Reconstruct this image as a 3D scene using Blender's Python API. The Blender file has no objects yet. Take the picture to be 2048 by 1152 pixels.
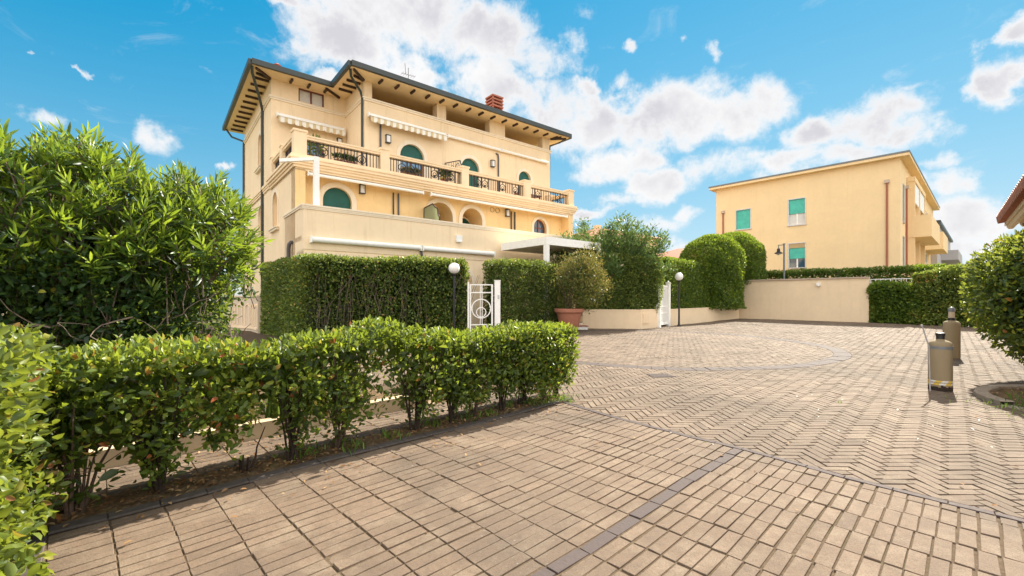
import bpy, math, random
import numpy as np
from mathutils import Vector
R = math.radians
random.seed(7)
SC = bpy.context.scene
COL = SC.collection

# ------------------------------------------------------------------ mesh helpers
class MB:
    """collects shapes, links them as ONE mesh object"""
    def __init__(s): s.v=[]; s.f=[]; s.t=[]; s.tint=0.5; s.m=[]; s.mi=0
    def add(s, vs, fs):
        o=len(s.v); s.v.extend([tuple(p) for p in vs]); s.t.extend([s.tint]*len(vs))
        s.f.extend([tuple(i+o for i in f) for f in fs]); s.m.extend([s.mi]*len(fs))
    def box(s, x0,x1,y0,y1,z0,z1, rot=0, c=None):
        if x0>x1: x0,x1=x1,x0
        if y0>y1: y0,y1=y1,y0
        if z0>z1: z0,z1=z1,z0
        vs=[(x,y,z) for z in (z0,z1) for (x,y) in ((x0,y0),(x1,y0),(x1,y1),(x0,y1))]
        if rot:
            cx,cy = c if c else ((x0+x1)/2,(y0+y1)/2); ca,sa=math.cos(rot),math.sin(rot)
            vs=[(cx+(x-cx)*ca-(y-cy)*sa, cy+(x-cx)*sa+(y-cy)*ca, z) for x,y,z in vs]
        s.add(vs,[(3,2,1,0),(4,5,6,7),(0,1,5,4),(1,2,6,5),(2,3,7,6),(3,0,4,7)])
    def beam(s, a, b, w, h, up=(0,0,1)):
        a=Vector(a); b=Vector(b); d=(b-a).normalized(); u=Vector(up)
        r=d.cross(u)
        if r.length<1e-4: r=d.cross(Vector((1,0,0)))
        r.normalize(); u=r.cross(d).normalized()
        vs=[]
        for p in (a,b):
            for i,j in ((-1,-1),(1,-1),(1,1),(-1,1)): vs.append(p+r*(i*w/2)+u*(j*h/2))
        s.add(vs,[(3,2,1,0),(4,5,6,7),(0,1,5,4),(1,2,6,5),(2,3,7,6),(3,0,4,7)])
    def tube(s, pts, rad, n=8, cap=True):
        pts=[Vector(p) for p in pts]; k=len(pts)
        rr=rad if hasattr(rad,'__len__') else [rad]*k
        vs=[]; prev=None
        for i,p in enumerate(pts):
            d=(pts[min(i+1,k-1)]-pts[max(i-1,0)])
            if d.length<1e-9: d=Vector((0,0,1))
            d.normalize()
            if prev is None:
                x=d.cross(Vector((0,0,1)))
                if x.length<1e-3: x=Vector((1,0,0))
            else:
                x=prev-d*prev.dot(d)
                if x.length<1e-4: x=d.orthogonal()
            x.normalize(); prev=x; y=d.cross(x)
            for j in range(n):
                a=2*math.pi*j/n; vs.append(p+(x*math.cos(a)+y*math.sin(a))*rr[i])
        fs=[]
        for i in range(k-1):
            for j in range(n):
                q=(j+1)%n; fs.append((i*n+j,i*n+q,(i+1)*n+q,(i+1)*n+j))
        if cap: fs.append(tuple(range(n-1,-1,-1))); fs.append(tuple((k-1)*n+j for j in range(n)))
        s.add(vs,fs)
    def lathe(s, prof, c=(0,0,0), n=24):
        vs=[];fs=[];k=len(prof)
        for r,z in prof:
            for j in range(n):
                a=2*math.pi*j/n; vs.append((c[0]+r*math.cos(a),c[1]+r*math.sin(a),c[2]+z))
        for i in range(k-1):
            for j in range(n):
                q=(j+1)%n; fs.append((i*n+j,i*n+q,(i+1)*n+q,(i+1)*n+j))
        fs.append(tuple(range(n-1,-1,-1))); fs.append(tuple((k-1)*n+j for j in range(n)))
        s.add(vs,fs)
    def ring(s, c, ax, ay, r, w, d, n=20):
        """flat ring in plane ax,ay, radial width w, thickness d along ax x ay"""
        c=Vector(c); ax=Vector(ax); ay=Vector(ay); nz=ax.cross(ay)
        vs=[];fs=[]
        for j in range(n):
            a=2*math.pi*j/n; e=ax*math.cos(a)+ay*math.sin(a)
            for rr,dd in ((r-w/2,-d/2),(r+w/2,-d/2),(r+w/2,d/2),(r-w/2,d/2)): vs.append(c+e*rr+nz*dd)
        for j in range(n):
            q=(j+1)%n
            for k in range(4): fs.append((j*4+k,j*4+(k+1)%4,q*4+(k+1)%4,q*4+k))
        s.add(vs,fs)
    def poly(s, pts, d):
        """prism of a polygon: pts -> pts+d"""
        n=len(pts); d=Vector(d); vs=[Vector(p) for p in pts]+[Vector(p)+d for p in pts]
        s.add(vs,[tuple(range(n)),tuple(range(2*n-1,n-1,-1))]+[(i,n+i,n+(i+1)%n,(i+1)%n) for i in range(n)])
    def build(s, name, mat, parent=None, smooth=False, recalc=True):
        me=bpy.data.meshes.new(name); me.from_pydata(s.v,[],s.f)
        mats=mat if isinstance(mat,(list,tuple)) else [mat]
        for m in mats: me.materials.append(m)
        if len(mats)>1: me.polygons.foreach_set('material_index', s.m)
        at=me.attributes.new('tint','FLOAT','POINT'); at.data.foreach_set('value', s.t)
        if recalc:
            import bmesh
            bm=bmesh.new(); bm.from_mesh(me); bmesh.ops.recalc_face_normals(bm,faces=bm.faces); bm.to_mesh(me); bm.free()
        if smooth:
            me.shade_smooth()
            try: me.set_sharp_from_angle(angle=R(40))
            except Exception: pass
        me.update()
        o=bpy.data.objects.new(name, me); COL.objects.link(o)
        if parent: o.parent=parent
        return o

def tag(o, label=None, cat=None, group=None, kind=None):
    if label: o['label']=label
    if cat: o['category']=cat
    if group: o['group']=group
    if kind: o['kind']=kind
    return o
def thing(name, label, cat, loc=(0,0,0), rz=0, group=None):
    o=bpy.data.objects.new(name,None); o.empty_display_size=.3; COL.objects.link(o)
    o.location=loc; o.rotation_euler=(0,0,rz)
    return tag(o,label,cat,group)

# ------------------------------------------------------------------ materials
def new_mat(name):
    m=bpy.data.materials.new(name); m.use_nodes=True; nt=m.node_tree; nt.nodes.clear()
    out=nt.nodes.new('ShaderNodeOutputMaterial'); return m,nt,out
class NT:
    def __init__(s,nt): s.nt=nt
    def n(s,t,**k):
        x=s.nt.nodes.new(t)
        for a,b in k.items():
            if a.startswith('_'): setattr(x,a[1:],b)
        return x
    def l(s,a,b): s.nt.links.new(a,b)
    def math(s,op,a,b=None,c=None,clamp=False):
        x=s.n('ShaderNodeMath',_operation=op,_use_clamp=clamp)
        for i,q in enumerate((a,b,c)):
            if q is None: continue
            if hasattr(q,'is_output'): s.l(q,x.inputs[i])
            else: x.inputs[i].default_value=q
        return x.outputs[0]
    def noise(s,vec,scale,detail=4,rough=.55,dist=0.,dims='3D'):
        x=s.n('ShaderNodeTexNoise'); x.inputs['Scale'].default_value=scale; x.inputs['Detail'].default_value=detail
        x.inputs['Roughness'].default_value=rough; x.inputs['Distortion'].default_value=dist
        if vec is not None: s.l(vec,x.inputs['Vector'])
        return x.outputs['Fac']
    def ramp(s,fac,stops,interp='LINEAR'):
        x=s.n('ShaderNodeValToRGB'); cr=x.color_ramp; cr.interpolation=interp
        while len(cr.elements)<len(stops): cr.elements.new(.5)
        for e,(p,c) in zip(cr.elements,stops): e.position=p; e.color=(c[0],c[1],c[2],1)
        s.l(fac,x.inputs[0]); return x.outputs[0]
    def mix(s,fac,a,b,mode='MIX'):
        x=s.n('ShaderNodeMix',_data_type='RGBA',_blend_type=mode)
        for sock,q in ((x.inputs[0],fac),(x.inputs[6],a),(x.inputs[7],b)):
            if hasattr(q,'is_output'): s.l(q,sock)
            elif isinstance(q,(int,float)): sock.default_value=q
            else: sock.default_value=(q[0],q[1],q[2],1)
        return x.outputs[2]
    def maprange(s,v,a,b,c,d,smooth=False):
        x=s.n('ShaderNodeMapRange'); x.interpolation_type='SMOOTHSTEP' if smooth else 'LINEAR'
        s.l(v,x.inputs[0])
        for i,q in enumerate((a,b,c,d)): x.inputs[i+1].default_value=q
        return x.outputs[0]
    def coord(s,which='Object'): return s.n('ShaderNodeTexCoord').outputs[which]
    def mapping(s,vec,scale=(1,1,1),rot=(0,0,0)):
        x=s.n('ShaderNodeMapping'); x.inputs['Scale'].default_value=scale; x.inputs['Rotation'].default_value=rot
        s.l(vec,x.inputs[0]); return x.outputs[0]
    def pbsdf(s,col,rough=.6,spec=.4,metal=0,bump=None,bstr=.3,bdist=.01,coat=0):
        p=s.n('ShaderNodeBsdfPrincipled')
        if hasattr(col,'is_output'): s.l(col,p.inputs['Base Color'])
        else: p.inputs['Base Color'].default_value=(*col,1)
        if hasattr(rough,'is_output'): s.l(rough,p.inputs['Roughness'])
        else: p.inputs['Roughness'].default_value=rough
        p.inputs['Specular IOR Level'].default_value=spec; p.inputs['Metallic'].default_value=metal
        p.inputs['Coat Weight'].default_value=coat
        if bump is not None:
            b=s.n('ShaderNodeBump'); b.inputs['Strength'].default_value=bstr; b.inputs['Distance'].default_value=bdist
            s.l(bump,b.inputs['Height']); s.l(b.outputs[0],p.inputs['Normal'])
        return p

def plaster(name,col,var=.10,stain=.12,bump=.25):
    m,nt,out=new_mat(name); N=NT(nt); co=N.coord()
    big=N.noise(co,.7,5,.6); mid=N.noise(co,5,6,.65); fine=N.noise(co,90,3,.6)
    st=N.noise(N.mapping(co,(3.,3.,.25)),1.6,6,.65,.4)
    c1=tuple(x*(1-var) for x in col); c2=tuple(min(1,x*(1+var*.7)) for x in col)
    c=N.mix(N.maprange(big,.3,.7,0,1),c1,c2)
    c=N.mix(N.maprange(mid,.35,.7,0,.35),c,tuple(x*.86 for x in col))
    dirt=tuple(x*y for x,y in zip(col,(.66,.62,.56)))
    c=N.mix(N.maprange(st,.55,.8,0,stain*3),c,dirt)
    p=N.pbsdf(c,.88,.2,0,N.math('ADD',fine,N.math('MULTIPLY',mid,1.5)),bump,.006)
    N.l(p.outputs[0],out.inputs[0]); return m
def simple(name,col,rough=.5,spec=.4,metal=0,var=.12,scale=8,bump=0,coat=0):
    m,nt,out=new_mat(name); N=NT(nt); co=N.coord(); f=N.noise(co,scale,5,.6)
    c=N.mix(N.maprange(f,.3,.7,0,1),tuple(x*(1-var) for x in col),tuple(min(1,x*(1+var)) for x in col))
    p=N.pbsdf(c,N.maprange(f,.3,.7,rough*.85,min(1,rough*1.15)),spec,metal,f if bump else None,bump,.01,coat)
    N.l(p.outputs[0],out.inputs[0]); return m
def leaf_mat(name,stops,trans,tw=.34,rough=.46,spec=.38,clump=1.3):
    """leaf colour from the per-leaf tint plus slow clumps; thin leaves pass light"""
    m,nt,out=new_mat(name); N=NT(nt)
    a=N.n('ShaderNodeAttribute'); a.attribute_name='tint'
    co=N.coord(); cl=N.noise(co,clump,3,.6)
    f=N.math('ADD',a.outputs['Fac'],N.maprange(cl,.25,.75,-.18,.18),clamp=True)
    c=N.ramp(f,stops)
    p=N.pbsdf(c,rough,spec)
    t=N.n('ShaderNodeBsdfTranslucent'); N.l(N.mix(.55,c,trans),t.inputs[0])
    mx=N.n('ShaderNodeMixShader'); mx.inputs[0].default_value=tw
    N.l(p.outputs[0],mx.inputs[1]); N.l(t.outputs[0],mx.inputs[2]); N.l(mx.outputs[0],out.inputs[0]); return m
def paver_mat(name,stops,stain=(.080,.062,.048)):
    m,nt,out=new_mat(name); N=NT(nt)
    a=N.n('ShaderNodeAttribute'); a.attribute_name='tint'; co=N.coord()
    c=N.ramp(a.outputs['Fac'],stops)
    grit=N.noise(co,120,4,.75); mid=N.noise(co,17,6,.72); big=N.noise(co,.55,5,.6,.5); spot=N.noise(co,42,2,.5)
    c=N.mix(N.maprange(mid,.38,.66,0,.55),c,(.128,.097,.072))
    c=N.mix(N.maprange(N.noise(co,3.2,6,.7),.48,.66,0,.5),c,(.29,.23,.165))
    c=N.mix(N.maprange(big,.46,.64,0,.72),c,stain)                  # old weathering patches
    c=N.mix(N.maprange(grit,.32,.56,.65,0),c,(.075,.058,.044))
    lic=N.math('MULTIPLY',N.maprange(spot,.68,.76,0,1),N.maprange(big,.5,.62,0,.75))
    c=N.mix(lic,c,(.36,.33,.30))
    drk=N.math('MULTIPLY',N.maprange(N.noise(co,30,3,.6),.58,.7,0,1),N.maprange(big,.52,.66,0,.6))
    c=N.mix(drk,c,(.05,.044,.038))
    p=N.pbsdf(c,.85,.25,0,N.math('ADD',N.math('MULTIPLY',grit,.9),mid),.7,.008)
    N.l(p.outputs[0],out.inputs[0]); return m

M={}
M['wall']=plaster('wall_plaster',(.87,.63,.32),.10,.16)
M['trim']=plaster('trim_plaster',(.88,.69,.46),.07,.2,.15)
M['parapet']=plaster('parapet_plaster',(.88,.70,.475),.06,.18)
M['mould']=plaster('moulding_plaster',(.86,.74,.57),.06,.22,.15)
M['shade']=plaster('soffit_paint',(.86,.67,.40),.05,.03,.1)
M['gardenwall']=plaster('garden_wall_plaster',(.83,.655,.445),.07,.09)
M['ybuild']=plaster('ochre_plaster',(.86,.65,.38),.06,.07,.2)
M['stone']=plaster('pale_stone',(.66,.54,.40),.12,.3,.4)
M['coping']=plaster('coping_stone',(.55,.44,.35),.15,.35,.5)
M['kerbwall']=plaster('kerb_plaster',(.58,.46,.31),.12,.3,.4)
M['concrete']=plaster('bollard_concrete',(.30,.235,.145),.18,.5,.6)
M['soffit_tile']=plaster('soffit_cream',(.72,.62,.45),.06,.1,.2)
M['grey_render']=plaster('grey_render',(.45,.43,.43),.06,.1)
M['rafter']=simple('dark_wood',(.055,.030,.022),.6)
M['gutter']=simple('green_grey_metal',(.035,.045,.042),.4,.5)
M['pipe']=simple('brown_grey_pipe',(.085,.075,.075),.4,.5)
M['redpipe']=simple('copper_pipe',(.35,.12,.07),.5)
M['iron']=simple('wrought_iron',(.030,.020,.022),.5,.5)
M['shutter']=None
M['wood']=simple('red_brown_wood',(.17,.045,.025),.4,.5)
M['white']=simple('white_paint',(.86,.85,.81),.45,.4,0,.05)
M['offwhite']=simple('offwhite_paint',(.72,.68,.60),.5,.4,0,.08)
M['terracotta']=simple('terracotta',(.36,.15,.10),.7,.3,0,.2)
M['pot']=simple('plastic_terracotta',(.36,.15,.095),.55,.3,0,.1)
M['tile']=simple('roof_tile',(.33,.11,.06),.8,.2,0,.35,14)
M['black']=simple('black_metal',(.012,.012,.013),.4,.5)
M['globe']=simple('white_globe',(.78,.77,.75),.3,.5,0,.04)
M['grey']=simple('grey_metal',(.16,.17,.18),.45,.5)
M['silver']=simple('galvanised',(.50,.50,.52),.4,.5,.6)
M['bark']=simple('bark',(.10,.070,.050),.9,.2,0,.35,30,.5)
M['darkbark']=simple('dark_bark',(.040,.028,.022),.9,.2,0,.35,30,.5)
M['twig']=simple('pale_twig',(.17,.13,.10),.9,.2,0,.35,25,.4)
M['dark']=simple('dark_interior',(.03,.027,.025),.9)
M['kerb']=simple('dark_kerb_stone',(.080,.066,.058),.85,.25,0,.3,25,.4)
M['band']=simple('purple_paver',(.080,.062,.058),.85,.25,0,.2,40,.4)
M['tape_y']=simple('tape_yellow',(.68,.46,.05),.5); M['tape_w']=simple('tape_white',(.72,.71,.68),.5)
M['curtain']=simple('curtain',(.66,.64,.60),.9,.1,0,.1,20)
M['teal']=None
def slat(name,col,scale):
    m,nt,out=new_mat(name); N=NT(nt); co=N.coord()
    sep=N.n('ShaderNodeSeparateXYZ'); N.l(co,sep.inputs[0])
    w=N.math('FRACT',N.math('MULTIPLY',sep.outputs[2],scale))
    h=N.maprange(w,0,.16,0,1); f=N.noise(co,3,4)
    c=N.mix(N.maprange(f,.3,.7,0,1),tuple(x*.85 for x in col),tuple(x*1.12 for x in col))
    c=N.mix(h,tuple(x*.35 for x in col),c)
    p=N.pbsdf(c,.5,.35,0,h,.6,.008); N.l(p.outputs[0],out.inputs[0]); return m
M['shutter']=slat('green_roller_shutter',(.012,.105,.085),20)
M['teal']=slat('teal_roller_shutter',(.08,.50,.40),20)
def glass(name,col,rough=.06):
    m,nt,out=new_mat(name); N=NT(nt); p=N.pbsdf(col,rough,.9,0); N.l(p.outputs[0],out.inputs[0]); return m
M['glass']=glass('window_glass',(.04,.09,.14)); M['glass_blue']=glass('sky_glass',(.06,.20,.36),.12)
def frosted():
    m,nt,out=new_mat('frosted_glass'); N=NT(nt); p=N.pbsdf((.40,.45,.30),.35,.4)
    t=N.n('ShaderNodeBsdfTranslucent'); t.inputs[0].default_value=(.5,.55,.38,1)
    x=N.n('ShaderNodeMixShader'); x.inputs[0].default_value=.4; N.l(p.outputs[0],x.inputs[1]); N.l(t.outputs[0],x.inputs[2]); N.l(x.outputs[0],out.inputs[0]); return m
M['frost']=frosted()
M['clear']=None
def clear():
    m,nt,out=new_mat('clear_lens'); N=NT(nt); p=N.pbsdf((.7,.72,.72),.08,.6); p.inputs['Transmission Weight'].default_value=.7
    N.l(p.outputs[0],out.inputs[0]); return m
M['clear']=clear()
def stripe():
    m,nt,out=new_mat('awning_fabric'); N=NT(nt); co=N.coord()
    sep=N.n('ShaderNodeSeparateXYZ'); N.l(co,sep.inputs[0])
    w=N.math('FRACT',N.math('MULTIPLY',sep.outputs[0],3.3)); h=N.math('GREATER_THAN',w,.55)
    c=N.mix(h,(.80,.77,.70),(.62,.50,.30)); p=N.pbsdf(c,.85,.15); N.l(p.outputs[0],out.inputs[0]); return m
M['stripe']=stripe()
def soil():
    m,nt,out=new_mat('soil'); N=NT(nt); co=N.coord(); a=N.noise(co,9,8,.7); b=N.noise(co,60,4,.7); g=N.noise(co,2.2,5,.6)
    c=N.ramp(a,[(.3,(.05,.034,.022)),(.52,(.15,.10,.056)),(.72,(.28,.20,.11))])
    c=N.mix(N.maprange(b,.5,.7,0,.6),c,(.23,.15,.07)); c=N.mix(N.maprange(g,.58,.7,0,.5),c,(.10,.10,.03))
    p=N.pbsdf(c,.95,.15,0,N.math('ADD',a,b),.8,.03); N.l(p.outputs[0],out.inputs[0]); return m
M['soil']=soil()
def joint():
    m,nt,out=new_mat('joint_sand'); N=NT(nt); co=N.coord(); a=N.noise(co,40,5,.7); g=N.noise(co,1.7,5,.6)
    c=N.mix(N.maprange(a,.3,.7,0,1),(.070,.048,.030),(.135,.098,.064)); c=N.mix(N.maprange(g,.55,.72,0,.5),c,(.05,.055,.018))
    p=N.pbsdf(c,.95,.1,0,a,.5,.01); N.l(p.outputs[0],out.inputs[0]); return m
M['joint']=joint()
def far_ground():
    m,nt,out=new_mat('far_ground'); N=NT(nt); co=N.coord(); a=N.noise(co,.05,8,.65)
    c=N.ramp(a,[(.35,(.07,.085,.03)),(.5,(.13,.12,.06)),(.68,(.24,.20,.14))]); p=N.pbsdf(c,.95,.1); N.l(p.outputs[0],out.inputs[0]); return m
M['ground']=far_ground()
M['paverA']=paver_mat('stack_paver',[(0,(0.1061,0.0739,0.0525)),(.3,(0.1738,0.1211,0.0835)),(.7,(0.2268,0.1585,0.1090)),(1,(0.2992,0.2182,0.1511))])
M['paverB']=paver_mat('herringbone_paver',[(0,(0.0998,0.0700,0.0499)),(.3,(0.1573,0.1113,0.0783)),(.7,(0.2034,0.1462,0.1035)),(1,(0.2686,0.2034,0.1457))],(0.1152,0.0842,0.0595))
# leaves
M['l_near']=leaf_mat('leaf_low_hedge',[(0,(0.0153,0.0328,0.0086)),(0.35,(0.0397,0.0766,0.0158)),(0.62,(0.1272,0.19,0.03)),(0.82,(0.2756,0.3135,0.04)),(0.93,(0.3816,0.2945,0.07)),(1,(0.318,0.0808,0.035))],(.48,.58,.04),.40,.42,.45)
M['l_corner']=leaf_mat('leaf_bright_hedge',[(0,(0.014,0.0319,0.0067)),(0.4,(0.0476,0.0798,0.0123)),(0.75,(0.152,0.1976,0.028)),(0.93,(0.264,0.2584,0.056)),(1,(0.224,0.076,0.028))],(.50,.58,.05),.40,.42,.45)
M['l_oleander']=leaf_mat('leaf_oleander',[(0,(0.0075,0.023,0.0105)),(0.35,(0.021,0.0576,0.0165)),(0.6,(0.08,0.1632,0.024)),(0.8,(0.19,0.288,0.035)),(1,(0.32,0.4032,0.05))],(.46,.58,.03),.40,.40,.5)
M['l_under']=leaf_mat('leaf_undergrowth',[(0,(0.009,0.027,0.012)),(0.5,(0.0263,0.0713,0.0195)),(0.8,(0.12,0.21,0.035)),(0.92,(0.3,0.33,0.04)),(1,(0.4,0.3,0.05))],(.34,.44,.04),.34,.42,.45)
M['l_hedge']=leaf_mat('leaf_tall_hedge',[(0,(0.0233,0.0439,0.0156)),(0.35,(0.0724,0.1208,0.0312)),(0.65,(0.1824,0.254,0.0546)),(0.88,(0.3792,0.4118,0.0715)),(1,(0.4668,0.2196,0.091))],(.40,.48,.05),.34,.42,.4,.9)
M['l_dome']=leaf_mat('leaf_dome_hedge',[(0,(0.012,0.0321,0.0075)),(0.35,(0.0375,0.0819,0.015)),(0.65,(0.11,0.19,0.028)),(0.9,(0.24,0.3135,0.04)),(1,(0.33,0.228,0.07))],(.42,.54,.03),.38,.42,.4,.9)
M['l_right']=leaf_mat('leaf_round_bush',[(0,(0.0134,0.033,0.0128)),(0.4,(0.0346,0.0776,0.024)),(0.7,(0.12,0.194,0.036)),(0.9,(0.36,0.4001,0.05)),(1,(0.336,0.1091,0.035))],(.50,.55,.05),.38,.42,.5)
M['l_red']=leaf_mat('leaf_reddish_shrub',[(0,(0.0153,0.0432,0.0109)),(0.4,(0.0483,0.0994,0.0195)),(0.65,(0.1209,0.1836,0.0304)),(0.82,(0.2673,0.216,0.0684)),(1,(0.3182,0.2376,0.114))],(.50,.36,.08),.36)
M['l_olive']=leaf_mat('leaf_tall_shrub',[(0,(0.0358,0.0813,0.026)),(0.5,(0.0894,0.1706,0.0455)),(0.9,(0.2113,0.2925,0.0813)),(1,(0.6,0.455,0.3575))],(.26,.34,.06),.32)
M['l_strap']=leaf_mat('leaf_strap',[(0,(.02,.06,.012)),(.5,(.06,.13,.02)),(1,(.20,.30,.04))],(.32,.44,.04),.36)
M['l_dry']=leaf_mat('leaf_dry',[(0,(.14,.07,.03)),(.5,(.26,.14,.06)),(1,(.42,.29,.15))],(.40,.22,.08),.2,.8,.15)

# ------------------------------------------------------------------ leaves
def nrm(a): return a/np.maximum(np.linalg.norm(a,axis=1,keepdims=True),1e-9)
def leaf_mesh(name, P, Dr, size, aspect, tint, mat, parent=None, rng=None, fine=True, fold=.25, curl=.15, flat=None):
    """one mesh of many leaves: P base points, Dr unit directions, size lengths"""
    n=len(P); rng=rng or np.random.default_rng(1)
    rv=rng.normal(size=(n,3))
    if flat is not None: rv=np.tile(np.array([[0,0,1.]]),(n,1))*flat+rv*(1-flat)
    S=nrm(np.cross(Dr,rv)); U=np.cross(S,Dr)
    L=size[:,None]; W=(size*aspect)[:,None]
    if fine:
        c1=P+Dr*L*.32-U*W*.02; c2=P+Dr*L*.70-U*L*curl*.35; tip=P+Dr*L-U*L*curl
        l1=c1+S*W*.46+U*W*fold; r1=c1-S*W*.46+U*W*fold; l2=c2+S*W*.40+U*W*fold*.8; r2=c2-S*W*.40+U*W*fold*.8
        V=np.stack([P,c1,c2,tip,l1,r1,l2,r2],axis=1).reshape(-1,3); k=8
        tris=[(0,5,1),(1,5,7,2),(2,7,3),(0,1,4),(1,2,6,4),(2,3,6)]
    else:
        c=P+Dr*L*.45; tip=P+Dr*L-U*L*curl
        V=np.stack([P,c-S*W*.5+U*W*fold,tip,c+S*W*.5+U*W*fold],axis=1).reshape(-1,3); k=4
        tris=[(0,1,2),(0,2,3)]
    base=np.arange(n)*k
    loops=[];tot=[]
    for t in tris: tot.append(len(t))
    flatidx=np.concatenate([np.array(t) for t in tris])
    LI=(base[:,None]+flatidx[None,:]).reshape(-1).astype(np.int32)
    LT=np.tile(np.array(tot,dtype=np.int32),n); LS=np.concatenate([[0],np.cumsum(LT)[:-1]]).astype(np.int32)
    me=bpy.data.meshes.new(name); me.vertices.add(len(V)); me.vertices.foreach_set('co',V.astype(np.float32).reshape(-1))
    me.loops.add(len(LI)); me.loops.foreach_set('vertex_index',LI)
    me.polygons.add(len(LT)); me.polygons.foreach_set('loop_start',LS); me.polygons.foreach_set('loop_total',LT)
    at=me.attributes.new('tint','FLOAT','POINT'); at.data.foreach_set('value',np.repeat(np.clip(tint,0,1),k).astype(np.float32))
    me.materials.append(mat); me.update(calc_edges=True)
    o=bpy.data.objects.new(name,me); COL.objects.link(o)
    if parent: o.parent=parent
    return o
def lump(P,seed,f):
    r=np.random.default_rng(seed); v=np.zeros(len(P))
    for k in range(5):
        d=r.normal(size=3); d/=np.linalg.norm(d); fr=f*(.6+1.5*k/4); v+=np.sin(P@d*fr*6.28+r.uniform(0,6.28))/(1+.6*k)
    return v/2.2
def box_shell(n,L,W,H,z0,rnd,rng,bottom=False,back=1.):
    faces=[('f',L*H),('b',L*H*back),('t',L*W),('l',W*H),('r',W*H)]
    if bottom: faces.append(('u',L*W))
    ar=np.array([a for _,a in faces]); pick=rng.choice(len(faces),n,p=ar/ar.sum())
    a=rng.random(n); b=rng.random(n); P=np.zeros((n,3))
    for i,(k,_) in enumerate(faces):
        m=pick==i; A=a[m]; B=b[m]
        if k=='f': q=np.stack([A*L,0*A,B*H],1)
        elif k=='b': q=np.stack([A*L,0*A+W,B*H],1)
        elif k=='t': q=np.stack([A*L,B*W,0*A+H],1)
        elif k=='u': q=np.stack([A*L,B*W,0*A],1)
        elif k=='l': q=np.stack([0*A,A*W,B*H],1)
        else: q=np.stack([0*A+L,A*W,B*H],1)
        P[m]=q
    r=np.minimum(rnd,np.array([L,W,H])/2-.01)
    lo=r; hi=np.array([L,W,H])-r; lo=np.array([r[0],r[1],-9]) if not bottom else r
    pin=np.clip(P,lo,hi); d=P-pin; N=nrm(d); P=pin+N*np.min(r)
    P[:,2]+=z0
    return P,N
def sphere_shell(n,c,rad,rng,zmin=None):
    d=nrm(rng.normal(size=(n,3))); P=np.array(c)+d*np.array(rad); N=nrm(d/np.array(rad))
    if zmin is not None:
        m=P[:,2]>zmin; P=P[m]; N=N[m]
    return P,N
def xf(P,o,ux):
    """local (x along ux, y to the left of ux, z) -> world"""
    ux=np.array(ux)/np.hypot(*ux); uy=np.array([-ux[1],ux[0]])
    Q=np.zeros_like(P); Q[:,0]=o[0]+P[:,0]*ux[0]+P[:,1]*uy[0]; Q[:,1]=o[1]+P[:,0]*ux[1]+P[:,1]*uy[1]; Q[:,2]=P[:,2]; return Q
def foliage_from(P,N,name,mat,parent,rng,size,aspect,depth,lumpa=.05,lumpf=.5,seed=3,up=.4,out=.8,rand=.7,fine=False,tbias=0.,young=.25,inner=.35,dead=.0,tuft_=.05):
    """leaves on a shell: outer layer plus a deeper layer of bigger leaves that closes the view"""
    n=len(P); ni=int(n*inner)
    P=P+N*(lump(P,seed,lumpf)*lumpa+lump(P,seed+50,2.1/max(size/.07,.8))*tuft_)[:,None]
    dep=rng.exponential(depth,n); dep[:ni]+=depth*2.2+rng.random(ni)*depth*2
    Q=P-N*dep[:,None]+rng.normal(size=(n,3))*.012
    D=nrm(N*out+rng.normal(size=(n,3))*rand+np.array([0,0,up]))
    sz=size*rng.uniform(.65,1.25,n); sz[:ni]*=1.7
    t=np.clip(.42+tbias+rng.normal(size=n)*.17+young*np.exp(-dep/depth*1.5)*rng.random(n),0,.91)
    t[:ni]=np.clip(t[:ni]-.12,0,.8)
    if dead>0: t[rng.random(n)<dead]=1.
    return leaf_mesh(name,Q,D,sz,aspect,t,mat,parent,rng,fine)
# ------------------------------------------------------------------ camera, sun, sky
CAMH=1.4
cam=bpy.data.cameras.new('camera'); co=bpy.data.objects.new('camera',cam); COL.objects.link(co)
co.location=(0,0,CAMH); co.rotation_euler=(R(90),0,0); cam.sensor_width=36; cam.lens=15.38
cam.shift_y=.0093; cam.clip_end=3000; cam.clip_start=.05; SC.camera=co
SUN_AZ=math.atan2(.68,.73); SUN_EL=R(36)         # azimuth from +Y towards +X
sd=bpy.data.lights.new('sun','SUN'); sd.energy=5.0; sd.angle=R(.6); sd.color=(1.,.92,.78)
so=bpy.data.objects.new('sun',sd); COL.objects.link(so)
sv=Vector((math.sin(SUN_AZ)*math.cos(SUN_EL),math.cos(SUN_AZ)*math.cos(SUN_EL),math.sin(SUN_EL)))
so.rotation_euler=sv.to_track_quat('Z','Y').to_euler(); so.location=(0,0,30)
w=bpy.data.worlds.new('World'); SC.world=w; w.use_nodes=True; nt=w.node_tree; nt.nodes.clear(); N=NT(nt)
wo=N.n('ShaderNodeOutputWorld')
sky=N.n('ShaderNodeTexSky'); sky.sky_type='NISHITA'; sky.sun_disc=False; sky.sun_elevation=SUN_EL; sky.sun_rotation=SUN_AZ
sky.air_density=1.0; sky.dust_density=0.; sky.ozone_density=2.5
hs=N.n('ShaderNodeHueSaturation'); hs.inputs['Saturation'].default_value=1.8; hs.inputs['Hue'].default_value=.487; hs.inputs['Value'].default_value=1.
a_=N.n('ShaderNodeVectorMath',_operation='ADD'); N.l(sky.outputs[0],a_.inputs[0]); a_.inputs[1].default_value=(2.6,2.6,2.6)
d_=N.n('ShaderNodeVectorMath',_operation='DIVIDE'); N.l(sky.outputs[0],d_.inputs[0]); N.l(a_.outputs[0],d_.inputs[1])     # shoulder: bright air near the sun keeps its colour
m_=N.n('ShaderNodeVectorMath',_operation='MULTIPLY'); N.l(d_.outputs[0],m_.inputs[0]); m_.inputs[1].default_value=(4.2,4.45,4.75)
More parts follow.
